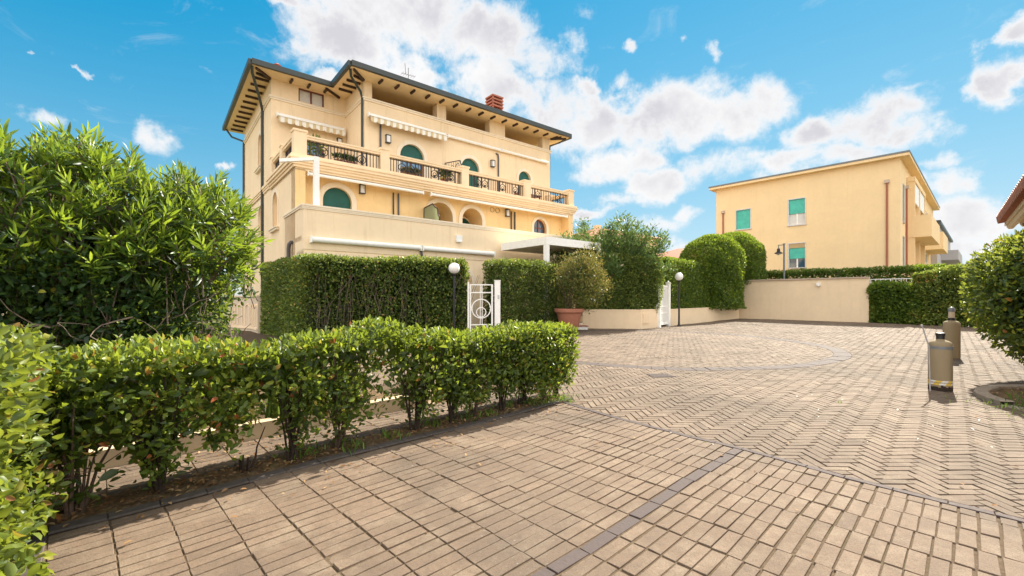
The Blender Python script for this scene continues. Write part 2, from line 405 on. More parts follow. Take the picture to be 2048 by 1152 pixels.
N.l(m_.outputs[0],hs.inputs['Color'])
bg=N.n('ShaderNodeBackground'); bg.inputs[1].default_value=.092; N.l(hs.outputs[0],bg.inputs[0])
dirv=N.coord('Generated'); dn=N.n('ShaderNodeVectorMath',_operation='NORMALIZE'); N.l(dirv,dn.inputs[0]); dv=dn.outputs[0]
sep=N.n('ShaderNodeSeparateXYZ'); N.l(dv,sep.inputs[0])
az=N.math('ARCTAN2',sep.outputs[0],sep.outputs[1]); el=N.math('ARCSINE',sep.outputs[2])
# domain warp so that cloud edges billow
wn=N.n('ShaderNodeTexNoise'); wn.inputs['Scale'].default_value=5.5; wn.inputs['Detail'].default_value=8; wn.inputs['Roughness'].default_value=.6; N.l(dv,wn.inputs['Vector'])
ws=N.n('ShaderNodeSeparateColor'); N.l(wn.outputs['Color'],ws.inputs[0])
azw=N.math('ADD',az,N.math('MULTIPLY',N.math('SUBTRACT',ws.outputs[0],.5),.20)); elw=N.math('ADD',el,N.math('MULTIPLY',N.math('SUBTRACT',ws.outputs[1],.5),.13))
cxyz=N.n('ShaderNodeCombineXYZ'); N.l(azw,cxyz.inputs[0]); N.l(elw,cxyz.inputs[1])
# cloud banks: direction given as (tan of bearing, tan of height over the forward axis), angular half-sizes in degrees
CL=[(830,30,250,70,1),(690,80,110,55,1),(960,60,120,75,1),(770,125,90,45,.9),(640,40,70,50,.8),(560,8,50,16,.8),(985,180,85,55,1),(1085,120,75,45,.9),(1150,85,28,45,.75),
 (925,175,35,25,.8),(645,155,38,16,.85),(830,160,55,35,.9),(1190,235,120,60,1),(1330,245,150,62,1),(1460,230,95,55,1),(1280,310,60,25,.85),(1310,355,75,32,1),(1200,320,60,40,.85),
 (1640,265,95,35,.95),(1760,235,110,58,1),(1850,255,85,38,.9),(1600,320,70,38,.9),(1720,300,130,35,.95),(1190,415,38,14,.85),(1380,420,45,18,.75),(1170,165,35,15,.8),(1245,150,25,18,.6),
 (2025,165,50,42,1),(2030,70,38,22,.9),(1900,375,60,40,.9),(1930,440,110,60,1),(1840,165,60,14,.6),(95,250,55,18,.62),(330,300,55,30,.82),(195,170,18,7,.7),(85,122,18,6,.65),(460,338,18,7,.65),
 (395,140,30,10,.6),(610,95,38,10,.7),(1440,500,150,32,.85),(1230,500,110,30,.7),(1270,85,14,12,.6),(1440,100,14,18,.6),(1380,65,10,8,.5),(1160,345,40,20,.7),(1510,370,90,25,.55),(1980,520,160,40,.8),(1300,440,110,22,.62),(1560,430,60,20,.6),(1680,380,90,22,.6),(1900,320,40,18,.6),(1420,330,90,40,.8),(1240,390,60,18,.65),
 (1120,230,80,70,.9),(1240,180,60,20,.7),(1060,200,60,60,.9)]
acc=None
for px,py,rx,ry,st in CL:
    x,y,z=px-1024,875.,595-py; a=math.atan2(x,y); e=math.atan2(z,math.hypot(x,y))
    ra=rx/875*(875/math.hypot(x,875))**2*1.0; re=ry/875*(875/math.hypot(x,875))*math.cos(e)**2
    s1=N.n('ShaderNodeVectorMath',_operation='SUBTRACT'); N.l(cxyz.outputs[0],s1.inputs[0]); s1.inputs[1].default_value=(a,e,0)
    s2=N.n('ShaderNodeVectorMath',_operation='MULTIPLY'); N.l(s1.outputs[0],s2.inputs[0]); s2.inputs[1].default_value=(1/ra,1/re,0)
    s3=N.n('ShaderNodeVectorMath',_operation='DOT_PRODUCT'); N.l(s2.outputs[0],s3.inputs[0]); N.l(s2.outputs[0],s3.inputs[1])
    g=N.math('MULTIPLY',N.math('EXPONENT',N.math('MULTIPLY',s3.outputs['Value'],-.58)),st)
    acc=g if acc is None else N.math('MAXIMUM',acc,g)
# cloud cover added over the unseen rest of the sky to light shaded walls
out_=N.math('MAXIMUM',N.maprange(sep.outputs[1],-.15,.3,1,0,True),N.maprange(sep.outputs[2],.62,.78,0,1,True))
side=N.math('MULTIPLY',out_,N.maprange(N.noise(dv,1.9,4,.5),.30,.46,.25,1.05,True)); acc=N.math('MAXIMUM',acc,side)
fb=N.noise(dv,9,12,.62,.25); fb2=N.noise(dv,34,7,.65)
dens=N.math('ADD',acc,N.math('ADD',N.math('MULTIPLY',N.math('SUBTRACT',fb,.5),1.55),N.math('MULTIPLY',N.math('SUBTRACT',fb2,.5),.45)))
cir=N.noise(N.mapping(dv,(1.,1.6,3.2),(.3,.2,.5)),4.2,10,.68,.9); cirm=N.maprange(cir,.55,.78,0,.34,True)
mask=N.math('MAXIMUM',N.maprange(dens,.34,.84,0,1,True),cirm)
shade=N.math('MULTIPLY',N.maprange(dens,.60,1.1,0,1,True),N.maprange(N.noise(dv,5.2,7,.58,.2),.36,.60,.1,1.))
cc=N.mix(shade,(1.,1.,1.),(.70,.69,.74))
# unseen clouds behind the viewer boosted and warmed, as fill for the facade
fill_gain=N.maprange(sep.outputs[1],-.30,.30,2.5,1.,True); cl_=N.n('ShaderNodeVectorMath',_operation='SCALE'); N.l(cc,cl_.inputs[0]); N.l(fill_gain,cl_.inputs['Scale'])
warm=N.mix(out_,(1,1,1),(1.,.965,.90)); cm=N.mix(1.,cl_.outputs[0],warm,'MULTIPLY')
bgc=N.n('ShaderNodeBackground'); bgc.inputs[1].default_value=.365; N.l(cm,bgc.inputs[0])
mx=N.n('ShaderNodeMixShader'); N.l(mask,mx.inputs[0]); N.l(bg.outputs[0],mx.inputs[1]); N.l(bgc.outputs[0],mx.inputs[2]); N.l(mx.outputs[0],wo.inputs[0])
w.cycles.sampling_method='MANUAL'; w.cycles.sample_map_resolution=1024
vs=SC.view_settings; vs.view_transform='Standard'; vs.look='None'; vs.gamma=1; vs.exposure=1.45
SC.cycles.max_bounces=8; SC.cycles.diffuse_bounces=4; SC.cycles.transparent_max_bounces=6

# ------------------------------------------------------------------ ground and paving
def U2(x,y): return np.array([x,y],float)
K0=U2(-2.74,2.58); u=U2(.7205,.6935); v=U2(.6935,-.7205); n_=-v
def KP(s,o): return K0+u*s+n_*o
g=MB(); g.add([(-900,-300,-.05),(900,-300,-.05),(900,1800,-.05),(-900,1800,-.05)],[(0,1,2,3)]); tag(g.build('ground',M['ground']),kind='structure')
def clip(poly,p,nn):
    """keep the side where (q-p).nn>=0"""
    out=[]; m=len(poly)
    for i in range(m):
        a=poly[i]; b=poly[(i+1)%m]; da=(a-p)@nn; db=(b-p)@nn
        if da>=0: out.append(a)
        if da*db<0: out.append(a+(b-a)*(da/(da-db)))
    return out
def wave(x,y):
    return .012*math.sin(x*.9+1.3)*math.sin(y*.8+.4)+.005*math.sin(2.3*x+1.1*y)
prng=random.Random(5)
g=MB(); gx,gy=192,160; vs=[]
for i in range(gx+1):
    for j in range(gy+1):
        x=-14+48*i/gx; y=-6+40*j/gy; t_=min(1,max(0,(x-.2)/1.4)) if y<5.5 else .5; vs.append((x,y,wave(x,y)-.0062-.0034*t_))
g.add(vs,[(i*(gy+1)+j,(i+1)*(gy+1)+j,(i+1)*(gy+1)+j+1,i*(gy+1)+j+1) for i in range(gx) for j in range(gy)]); tag(g.build('paving_bed',M['joint'],recalc=False),kind='structure')
def paver(mb,poly,top=0.,cham=.0025,tint=None,gap=.004):
    if len(poly)<3: return
    c=sum(poly)/len(poly); 
    ar=0
    for i in range(len(poly)): a=poly[i]-c; b=poly[(i+1)%len(poly)]-c; ar+=a[0]*b[1]-a[1]*b[0]
    if abs(ar)<.0012: return
    if ar<0: poly=poly[::-1]
    dz=prng.gauss(0,.0014); tx,ty=prng.gauss(0,.012),prng.gauss(0,.012); vs=[];k=len(poly)
    off=[]
    for i in range(k):
        a=poly[i]-poly[i-1]; b=poly[(i+1)%k]-poly[i]; la=math.hypot(*a); lb=math.hypot(*b)
        if la<1e-5 or lb<1e-5: off.append((0.,0.)); continue
        n1=(-a[1]/la,a[0]/la); n2=(-b[1]/lb,b[0]/lb); q=max(.35,1+n1[0]*n2[0]+n1[1]*n2[1]); off.append(((n1[0]+n2[0])/q,(n1[1]+n2[1])/q))
    for inset,z in ((gap,-.014),(gap+.0006,-cham),(gap+cham,0)):
        for p,(ox_,oy_) in zip(poly,off):
            qx=p[0]+ox_*inset; qy=p[1]+oy_*inset; vs.append((qx,qy,top+z+dz+((p[0]-c[0])*tx+(p[1]-c[1])*ty)+wave(qx,qy)))
    fs=[tuple(2*k+i for i in range(k))]
    for r in (0,1):
        for i in range(k): fs.append((r*k+i,r*k+(i+1)%k,(r+1)*k+(i+1)%k,(r+1)*k+i))
    mb.tint=tint if tint is not None else min(1,max(0,prng.gauss(.52,.17))); mb.add(vs,fs)
# border between the two paving fields
BD=[U2(.60,6.05),U2(.80,5.72),U2(1.13,5.23),U2(1.50,4.76),U2(1.80,4.40),U2(2.13,4.05),U2(2.60,3.42),U2(2.99,3.00),U2(3.30,2.70),U2(4.3,1.72),U2(6.,.1)]
def bd_near(c):
    best=None
    for a,b in zip(BD,BD[1:]):
        d=b-a; t=max(0,min(1,((c-a)@d)/(d@d))); q=a+d*t; e=np.hypot(*(c-q))
        if best is None or e<best[0]:
            d=d/np.hypot(*d); best=(e,q,U2(-d[1],d[0]))
    return best   # normal points to the herringbone side
LW,BW=.268,.0865
mb=MB(); bandm=MB()
for i in range(-1,32):
    for j in range(0,52):
        jit=.006*math.sin(i*.7+j*.23); o=K0+u*(i*LW+jit+.02*math.sin(j*.11))+v*(j*BW+.012*math.sin(i*.9+.5)+.006*math.sin(j*.7))
        poly=[o,o+u*LW,o+u*LW+v*BW,o+v*BW]; poly=[p+U2(prng.gauss(0,.0015),prng.gauss(0,.0015)) for p in poly]; c=sum(poly)/4
        if c[1]<.3 or c[0]<-3.4: continue
        e,q,nn=bd_near(c)
        if (c-q)@nn>.14: continue
        if e<.3: poly=clip(poly,q-nn*.035,-nn)
        if (c-K0)@u<0.0: poly=clip(poly,K0+u*.0,u)
        if j==26: paver(bandm,poly,gap=.003)
        else: paver(mb,poly,gap=.0042 if c[0]<.6 else .0056,tint=min(1,max(0,prng.gauss(.5,.10))))
pa=mb.build('stack_bond_paving',M['paverA'],recalc=False); tag(pa,kind='structure')
tag(bandm.build('purple_paver_row',M['band'],recalc=False),kind='structure')
mb=MB()
for a,b in zip(BD,BD[1:]):
    d=b-a; L=np.hypot(*d); d/=L; k=max(1,int(round(L/.24))); nn=U2(-d[1],d[0])
    for i in range(k):
        p=a+d*(L*i/k); q=a+d*(L*(i+1)/k); paver(mb,[p-nn*.034,q-nn*.034,q+nn*.034,p+nn*.034],.003,gap=.002)
tag(mb.build('paving_border',M['band'],recalc=False),kind='structure')
# herringbone field with a ring set into it
RC=U2(4.0,13.7); RR=5.25
BEDC=U2(7.75,5.45); BEDR=1.42
FLD=[U2(-11.,33),U2(-9.5,11.),U2(-2.9,6.3)]
mb=MB(); n=3; Wb=.0845
def inside_b(c):
    if c[0]<-9 or c[0]>27 or c[1]>32: return False
    if np.hypot(*(c-RC))<RR-.12: return False
    if np.hypot(*(c-BEDC))<BEDR-.1: return False
    o=(c-K0)@n_; s=(c-K0)@u
    if 0<=o<1.35 and s<4.85: return False
    if s<3.4 and o<4: return False
    if c[0]>20.6+ (25-c[1])*.12 and c[1]<26: pass
    return True
for ky in range(-30,400):
    y=ky*Wb
    for m in range(-80,60):
        bx=ky+2*n*m
        x=bx*Wb
        if x<-9.5 or x>27.5: continue
        for kind in (0,1):
            if kind==0: o=U2(x,y); sz=(n*Wb,Wb)
            else: o=U2(x-Wb,y); sz=(Wb,n*Wb)
            poly=[o,o+U2(sz[0],0),o+U2(*sz),o+U2(0,sz[1])]; c=sum(poly)/4
            if not inside_b(c): continue
            if c[1]>22 and (c[0]<2 or c[0]>24.5): continue
            if c[0]<-1.5 and c[1]>13: continue
            e,q,nn=bd_near(c); sd_=(c-q)@nn
            if sd_<-.14 and c[1]<7: continue
            if e<.35 and c[1]<7: poly=clip(poly,q+nn*.034,nn)
            r=np.hypot(*(c-RC))
            if r<RR+.4: dd=(c-RC)/r; poly=clip(poly,RC+dd*(RR-.0),dd)
            paver(mb,poly,gap=.0046)
tag(mb.build('herringbone_paving',M['paverB'],recalc=False),kind='structure')
mb=MB(); nseg=118
for i in range(nseg):
    a0=2*math.pi*i/nseg; a1=2*math.pi*(i+1)/nseg; e0=U2(math.cos(a0),math.sin(a0)); e1=U2(math.cos(a1),math.sin(a1))
    paver(mb,[RC+e0*(RR-.36),RC+e0*RR,RC+e1*RR,RC+e1*(RR-.36)],.002,gap=.004)
tag(mb.build('ring_border',M['band'],recalc=False),kind='structure')
mb=MB(); d1=U2(.80,.60); d2=U2(-.60,.80); ri=RR-.36
for i in range(-20,20):
    for j in range(-62,62):
        o=RC+d1*(i*.268+(.134 if j%2 else 0))+d2*(j*.0865); poly=[o,o+d1*.268,o+d1*.268+d2*.0865,o+d2*.0865]; c=sum(poly)/4; r=np.hypot(*(c-RC))
        if r>ri+.13 or (3.0<r<3.25 and False): continue
        if abs(r-3.35)<.24:
            dd=(c-RC)/r
            if r<3.35: poly=clip(poly,RC+dd*3.23,-dd)
            else: poly=clip(poly,RC+dd*3.47,dd)
        if r>ri-.2: dd=(c-RC)/r; poly=clip(poly,RC+dd*ri,-dd)
        paver(mb,poly,gap=.0046)
ns=240
for i in range(ns):
    a0=2*math.pi*i/ns; a1=2*math.pi*(i+1)/ns; e0=U2(math.cos(a0),math.sin(a0)); e1=U2(math.cos(a1),math.sin(a1))
    paver(mb,[RC+e0*3.23,RC+e0*3.47,RC+e1*3.47,RC+e1*3.23],gap=.0045)
tag(mb.build('ring_paving',M['paverB'],recalc=False),kind='structure')
# kerb stones along the hedge strip, planting strip, path, low kerb wall
mb=MB()
for k in range(-4,20):
    s0=k*.262
    if s0>4.9 or s0<-.05: continue
    a,b=KP(s0,.0),KP(min(s0+.262,5.0),.0); a2,b2=KP(s0,.10),KP(min(s0+.262,5.0),.10); paver(mb,[a,b,b2,a2],.016,.005,gap=.0015)
for k in range(0,8):
    s0=k*.262; a=K0+v*s0-u*.1; b=K0+v*(s0+.262)-u*.1; paver(mb,[a,b,b+u*.1,a+u*.1],.016,.005,gap=.0015)
for k in range(-6,19):
    s0=k*.262; a,b=KP(s0,.43),KP(s0+.262,.43); a2,b2=KP(s0,.50),KP(s0+.262,.50); paver(mb,[a,b,b2,a2],.012,.006,gap=.002)
tag(mb.build('kerb',M['kerb'],recalc=False),kind='structure')
mb=MB()
def grid_sheet(mb,s0,s1,o0,o1,z,ns,no,amp,fn):
    vs=[];fs=[]
    for i in range(ns+1):
        for j in range(no+1):
            p=fn(s0+(s1-s0)*i/ns,o0+(o1-o0)*j/no); vs.append((p[0],p[1],z+random.gauss(0,amp)))
    for i in range(ns):
        for j in range(no): a=i*(no+1)+j; fs.append((a,a+no+1,a+no+2,a+1))
    mb.add(vs,fs)
grid_sheet(mb,-.1,4.95,.09,.44,.004,160,12,.005,KP)
grid_sheet(mb,-3,-.1,-2.4,.44,.012,60,60,.006,KP)
grid_sheet(mb,-4,3.3,1.16,4.2,.03,80,40,.01,KP)
tag(mb.build('planting_soil',M['soil']),kind='structure')
mb=MB()
for i in range(-12,19):
    for j in range(0,7):
        s0=i*.268; o0=.50+j*.0865
        if o0>1.08 or s0>4.75: continue
        paver(mb,[KP(s0,o0),KP(s0+.268,o0),KP(s0+.268,min(o0+.0865,1.1)),KP(s0,min(o0+.0865,1.1))],0,gap=.003)
tag(mb.build('path',M['paverA'],recalc=False),kind='structure')
# ------------------------------------------------------------------ walls with openings
def front(y0): return lambda a,z,d: (a,y0+d,z)          # wall seen from -y
def leftside(x0): return lambda a,z,d: (x0+d,a,z)        # wall seen from -x
def rightside(x0): return lambda a,z,d: (x0-d,a,z)       # wall seen from +x
def arch_pts(o,n=16):
    """outline of an opening from lower left, over the head, to lower right (a,z)"""
    x0,x1,zs,zp=o['x0'],o['x1'],o['zs'],o['zp']; r=o.get('r',0)
    if r==0: return [(x0,zs),(x0,zp),(x1,zp),(x1,zs)]
    c=(x0+x1)/2; h=(x1-x0)/2
    return [(x0,zs)]+[(c-h*math.cos(math.pi*i/n),zp+r*math.sin(math.pi*i/n)) for i in range(n+1)]+[(x1,zs)]
def panel(mb,mp,a0,a1,z0,z1,ops=(),depth=.25,back=False):
    ops=sorted(ops,key=lambda o:o['x0']); cur=a0
    def quad(p): mb.add([mp(a,z,0) for a,z in p],[tuple(range(len(p)))])
    for o in ops:
        if o['x0']>cur: quad([(cur,z0),(o['x0'],z0),(o['x0'],z1),(cur,z1)])
        if o['zs']>z0+1e-4: quad([(o['x0'],z0),(o['x1'],z0),(o['x1'],o['zs']),(o['x0'],o['zs'])])
        pts=arch_pts(o); top=pts[1:-1]
        for p,q in zip(top,top[1:]): 
            if abs(q[0]-p[0])>1e-6: quad([p,q,(q[0],z1),(p[0],z1)])
        d=o.get('d',depth)
        for p,q in zip(pts,pts[1:]): mb.add([mp(*p,0),mp(*q,0),mp(*q,d),mp(*p,d)],[(0,1,2,3)])
        p,q=pts[-1],pts[0]; mb.add([mp(*p,0),mp(*q,0),mp(*q,d),mp(*p,d)],[(0,1,2,3)])
        cur=o['x1']
    if cur<a1: quad([(cur,z0),(a1,z0),(a1,z1),(cur,z1)])
    if back: mb.add([mp(a0,z0,depth),mp(a1,z0,depth),mp(a1,z1,depth),mp(a0,z1,depth)],[(0,1,2,3)])
def fill(mb,mp,o,d,inset=0.):
    """closing panel of an opening at depth d"""
    q=dict(o); q['x0']+=inset; q['x1']-=inset
    if o.get('r'): q['r']=o['r']-inset
    else: q['zp']-=inset
    pts=arch_pts(q); mb.add([mp(a,z,d) for a,z in pts],[tuple(range(len(pts)))])
def surround(mb,mp,o,w,proud,zb=None):
    a=arch_pts(o); q=dict(o); q['x0']-=w; q['x1']+=w
    if o.get('r'): q['r']=o['r']+w
    else: q['zp']+=w
    b=arch_pts(q)
    for i in range(len(a)-1):
        vs=[mp(*a[i],.02),mp(*a[i+1],.02),mp(*b[i+1],.02),mp(*b[i],.02)]+[mp(*a[i],-proud),mp(*a[i+1],-proud),mp(*b[i+1],-proud),mp(*b[i],-proud)]
        mb.add(vs,[(4,5,6,7),(0,1,5,4),(2,3,7,6),(1,2,6,5),(3,0,4,7)])
def frame_bars(mb,mp,o,d,wd=.06,th=.05,mull=1,trans=1):
    pts=arch_pts(o); q=dict(o); q['x0']+=wd; q['x1']-=wd
    if o.get('r'): q['r']=o['r']-wd
    else: q['zp']-=wd
    b=arch_pts(q)
    for i in range(len(pts)-1):
        vs=[mp(*pts[i],d),mp(*pts[i+1],d),mp(*b[i+1],d),mp(*b[i],d)]+[mp(*pts[i],d-th),mp(*pts[i+1],d-th),mp(*b[i+1],d-th),mp(*b[i],d-th)]
        mb.add(vs,[(4,5,6,7),(0,1,5,4),(2,3,7,6)])
    def bar(a0,a1,z0,z1,t=th*.8):
        vs=[mp(a,z,dd) for dd in (d,d-t) for a,z in ((a0,z0),(a1,z0),(a1,z1),(a0,z1))]
        mb.add(vs,[(4,5,6,7),(0,1,5,4),(1,2,6,5),(2,3,7,6),(3,0,4,7)])
    w=o['x1']-o['x0']; top=o['zp']+o.get('r',0)
    for k in range(1,mull+1):
        x=o['x0']+w*k/(mull+1); h=top if mull==1 or not o.get('r') else o['zp']+o['r']*.85; bar(x-wd*.6,x+wd*.6,o['zs'],h-.03)
    for k in range(1,trans+1):
        z=o['zs']+(o['zp']-o['zs'])*k/(trans+ (0 if o.get('r') else 1)); bar(o['x0']+.02,o['x1']-.02,z-wd*.45,z+wd*.45,th*.7)
def window(mp,o,parent,kind,d=.22,sw=.2,proud=.04,label=None):
    """kind: shutter / half / glass / blind"""
    m=MB(); m.box(0,0,0,0,0,0); m=MB()
    if kind=='blind': fill(m,mp,o,d); w_=m.build('blind_niche',M['wall'],parent)
    else: 
        frame_bars(m,mp,o,d,.06,.06,1 if kind!='tall' else 1,o.get('tr',2)); w_=m.build('window',M['wood'],parent)
        if kind in('half','glass','tall'):
            m=MB(); fill(m,mp,o,d-.01); m.build('pane',M['glass_blue'] if o.get('blue') else M['glass'],w_)
        if kind in('shutter','half'):
            m=MB(); q=dict(o)
            if kind=='half': q['zs']=o['zs']+(o['zp']+o.get('r',0)-o['zs'])*o.get('cut',.6)
            fill(m,mp,q,d-.09); m.build('shutter',M['shutter'],w_)
    if sw>0:
        m=MB(); surround(m,mp,o,sw,proud); m.build('surround',M['mould'],w_)
    return w_
def A(x0,x1,zs,top,**k):
    r=(x1-x0)/2; return dict(x0=x0,x1=x1,zs=zs,zp=top-r,r=r,**k)
def Rr(x0,x1,z0,z1,**k): return dict(x0=x0,x1=x1,zs=z0,zp=z1,**k)
def wall_lamp(parent,x,y,z,face='f'):
    m=MB(); m.box(x-.10,x+.10,y-.05,y,z-.17,z+.17); m.box(x-.12,x+.12,y-.17,y-.001,z+.16,z+.19); m.box(x-.12,x+.12,y-.17,y-.001,z-.19,z-.16)
    for sx in (-.115,.095): m.box(x+sx,x+sx+.02,y-.165,y-.145,z-.16,z+.16)
    l=m.build('wall_lamp',M['black'],parent); m=MB(); m.box(x-.09,x+.09,y-.14,y-.052,z-.155,z+.155); m.build('lamp_glass',M['globe'],l)

# ------------------------------------------------------------------ villa
V=thing('villa','large three storey cream villa with arched green shuttered openings, balcony and overhanging roof','villa',(-8.13,16.4,0),R(39))
LN=15.1; BK=12.3
# ground floor: rusticated courses with fine grooves
m=MB(); zz=[-1.2,.0,.38,.76,1.14,1.52,1.90,2.28,2.66,3.06]
ga=A(5.3,7.15,-1.2,2.86,d=.2)
for za,zb in zip(zz,zz[1:]):
    for (x0,x1) in ((0.0,4.90),(7.55,LN)):
        m.box(x0,x1,-1.2,-.2,za+.012,zb-.012); m.box(x0+.02,x1-.02,-1.18,-.2,zb-.0119,zb+.0119)
panel(m,front(-1.201),4.9,7.55,-1.2,3.05,[ga],.2); fill(m,front(-1.2),ga,.2)
m.box(0,LN,-1.17,-.2,3.05,3.12)
m.build('ground_floor_wall',M['parapet'],V)
m=MB(); surround(m,front(-1.2),ga,.19,.05); m.build('arch_surround',M['mould'],V)
# terrace parapet over it
m=MB(); m.box(0,LN,-1.2,-.95,3.12,4.66); m.box(0,.25,-.95,0,3.12,4.66); m.box(0,LN,-.95,.6,3.45,3.62); m.box(0,.012,0,1.7,3.0,4.64)
m.build('parapet',M['parapet'],V)
m=MB(); m.box(-.07,LN+.07,-1.27,-.9,4.66,4.72); m.box(-.045,LN+.05,-1.245,-.92,4.60,4.66); m.box(-.07,.3,-.9,1.77,4.66,4.72); m.box(-.045,.28,-.92,1.75,4.60,4.66); m.box(-.03,LN,-1.23,-.9,4.55,4.60)
m.build('coping',M['mould'],V)
# side wall
nch=[A(3.02,4.05,4.45,6.0),A(6.55,7.6,4.45,6.0)]
nup=[A(6.75,7.7,7.9,9.6)]
nlow=[Rr(9.7,10.5,1.3,2.2)]
m=MB(); S=leftside(0)
panel(m,S,-1.2,0,-1.4,3.12); panel(m,S,0,BK,-1.4,3.2,nlow,.2); panel(m,S,0,BK,3.2,6.62,nch,.28); panel(m,S,4.47,BK,6.62,11.36,nup,.28)
# the back and the right side close the block
m.add([(0,BK,-1.4),(LN,BK,-1.4),(LN,BK,11.36),(0,BK,11.36)],[(0,1,2,3)]); m.add([(LN,-1.2,-1.4),(LN,BK,-1.4),(LN,BK,3.1),(LN,-1.2,3.1)],[(0,1,2,3)])
m.add([(LN,.0,3.1),(LN,BK,3.1),(LN,BK,6.1),(LN,.0,6.1)],[(0,1,2,3)]); m.add([(LN,1.95,6.1),(LN,BK,6.1),(LN,BK,10.5),(LN,1.95,10.5)],[(0,1,2,3)])
m.build('side_wall',M['trim'],V)
for o in nch+nup:
    w_=window(S,o,V,'blind',.28,.17,.035)
    q=MB(); q.box(-.12,.02,o['x0']-.25,o['x1']+.25,o['zs']-.16,o['zs']-.0); q.box(-.16,.02,o['x0']-.3,o['x1']+.3,o['zs']-.07,o['zs']-.03); q.build('sill',M['mould'],w_)
window(S,nlow[0],V,'shutter',.16,0)
# first floor: piers at the ends, wall .6 behind them, deep arched openings
PAS=1.3
f1=[A(1.15,2.30,3.6,5.91,d=.22),A(5.87,7.2,3.6,5.95,d=PAS),A(7.75,8.96,3.6,5.90,d=PAS),A(12.51,13.5,3.9,5.88,d=.22)]
m=MB(); F=front(.6); panel(m,F,.3,LN-.36,3.6,6.26,f1)
m.box(.0,.36,.0,.6,3.6,6.26); m.box(LN-.36,LN,.0,.6,3.6,6.26)
m.box(5.4,9.3,.6+PAS,.7+PAS,3.6,6.26)
m.build('first_floor_wall',M['wall'],V)
window(F,f1[0],V,'shutter',.2,.21)
window(F,f1[3],V,'glass',.2,.16)
for o in f1[1:3]:
    q=MB(); surround(q,F,o,.2,.04); q.build('arch_surround',M['mould'],V)
for (a,b) in ((6.1,7.0),(8.15,9.0)):
    o=A(a,b,3.6,5.6); FF=front(.6+PAS-.08); window(FF,o,V,'half',.04,.10,.03)
m=MB(); m.box(7.28,7.66,.62,.6+PAS,3.6,6.25); m.build('passage_wall',M['wall'],V)
# second floor balcony: slab with stepped cornice
B=MB()
for (p,z0,z1) in ((.0,6.22,6.31),(.07,6.31,6.41),(.12,6.41,6.50),(.18,6.50,6.62),(.22,6.62,6.70),(.17,6.70,6.78)):
    B.box(-p,LN+p,-p,4.47 if False else 1.95,z0,z1)
    B.box(-p,3.2,1.95,4.47,z0,z1)
    if z0<6.6: B.box(-p*.6,0.02,4.47,BK,z0+.1,z1+.1)
bal=B.build('balcony',M['trim'],V)
posts=[(-.05,.40),(3.31,3.69),(7.34,7.74),(11.29,11.74),(14.72,15.14)]
def bpost(x0,x1,y0,y1):
    q=MB(); q.box(x0,x1,y0,y1,6.78,7.66); q.box(x0-.03,x1+.03,y0-.03,y1+.03,7.66,7.74); q.build('balustrade_post',M['trim'],bal)
for a,b in posts: bpost(a,b,-.05,.33)
bpost(-.05,.33,2.1,2.45); bpost(-.05,.33,4.1,4.44); bpost(LN-.33,LN+.04,1.6,1.93)
def brail(ax0,ax1,y,along='x'):
    q=MB()
    if along=='x': q.box(ax0,ax1,y,y+.24,7.43,7.55); q.box(ax0,ax1,y-.03,y+.27,7.52,7.58)
    else: q.box(y,y+.24,ax0,ax1,7.43,7.55); q.box(y-.03,y+.27,ax0,ax1,7.52,7.58)
    q.build('handrail',M['trim'],bal)
def iron(ax0,ax1,y,along='x',z0=6.79,z1=7.43):
    q=MB(); P=(lambda a,z:(a,y,z)) if along=='x' else (lambda a,z:(y,a,z)); ax=(1,0,0) if along=='x' else (0,1,0)
    L=ax1-ax0; bar=lambda a,b,w=.028: q.beam(a,b,w,w)
    bar(P(ax0,z0+.04),P(ax1,z0+.04),.03); bar(P(ax0,z1-.04),P(ax1,z1-.04),.03)
    k=max(2,int(L/.13)); mot=[.18,.30,.62,.86] if L>3 else ([.22,.74] if L>1.5 else [.5]); zc=(z0+z1)/2
    for i in range(k+1):
        a=ax0+L*i/k
        near=[mm for mm in mot if abs(ax0+L*mm-a)<.17]
        if near: continue
        bar(P(a,z0),P(a,z1))
    for mm in mot:
        c=ax0+L*mm; q.ring(P(c,zc),ax,(0,0,1),.17,.028,.028,18); q.ring(P(c,zc-.02),ax,(0,0,1),.085,.02,.02,12)
        q.lathe([(.005,-.06),(.055,-.03),(.065,0),(.055,.03),(.005,.06)],P(c,zc-.09),8)
        for s_ in (-.19,.19): bar(P(c+s_,z0),P(c+s_,z1))
        bar(P(c,zc+.17),P(c,z1))
    q.build('railing',M['iron'],bal)
for (a,b),(c,d) in zip(posts,posts[1:]): brail(b,c,0); iron(b,c,.12)
brail(.33,2.1,0,'y'); brail(2.45,4.1,0,'y'); iron(.33,2.1,.12,'y'); iron(2.45,4.1,.12,'y'); brail(.33,1.6,LN-.26,'y'); iron(.33,1.6,LN-.14,'y')
# second floor walls
f2=[A(5.08,6.37,6.78,8.92,blue=1,cut=.66),A(8.55,9.71,6.78,8.92),A(12.53,13.48,6.78,8.92)]
wg=[A(1.05,2.35,6.78,8.92,blue=1)]; wr=[Rr(1.15,2.30,10.66,11.30,tr=0)]
m=MB(); F2=front(1.95); panel(m,F2,3.34,LN,6.78,10.5,f2)
FW=front(4.47); panel(m,FW,0,3.34,6.78,10.5,wg); panel(m,FW,0,3.34,10.5,11.36,wr)
panel(m,leftside(3.34),1.95,4.47,6.78,10.5); panel(m,leftside(3.34),2.25,4.47,10.5,11.36)
m.build('second_floor_wall',M['trim'],V)
window(F2,f2[0],V,'half',.2,.19); window(F2,f2[1],V,'shutter',.2,.19); window(F2,f2[2],V,'shutter',.2,.17)
window(FW,wg[0],V,'glass',.2,0)
w_=window(FW,wr[0],V,'none',.12,0); q=MB(); q.box(1.2,2.25,4.62,4.64,10.68,11.28); q.build('curtain',M['curtain'],w_)
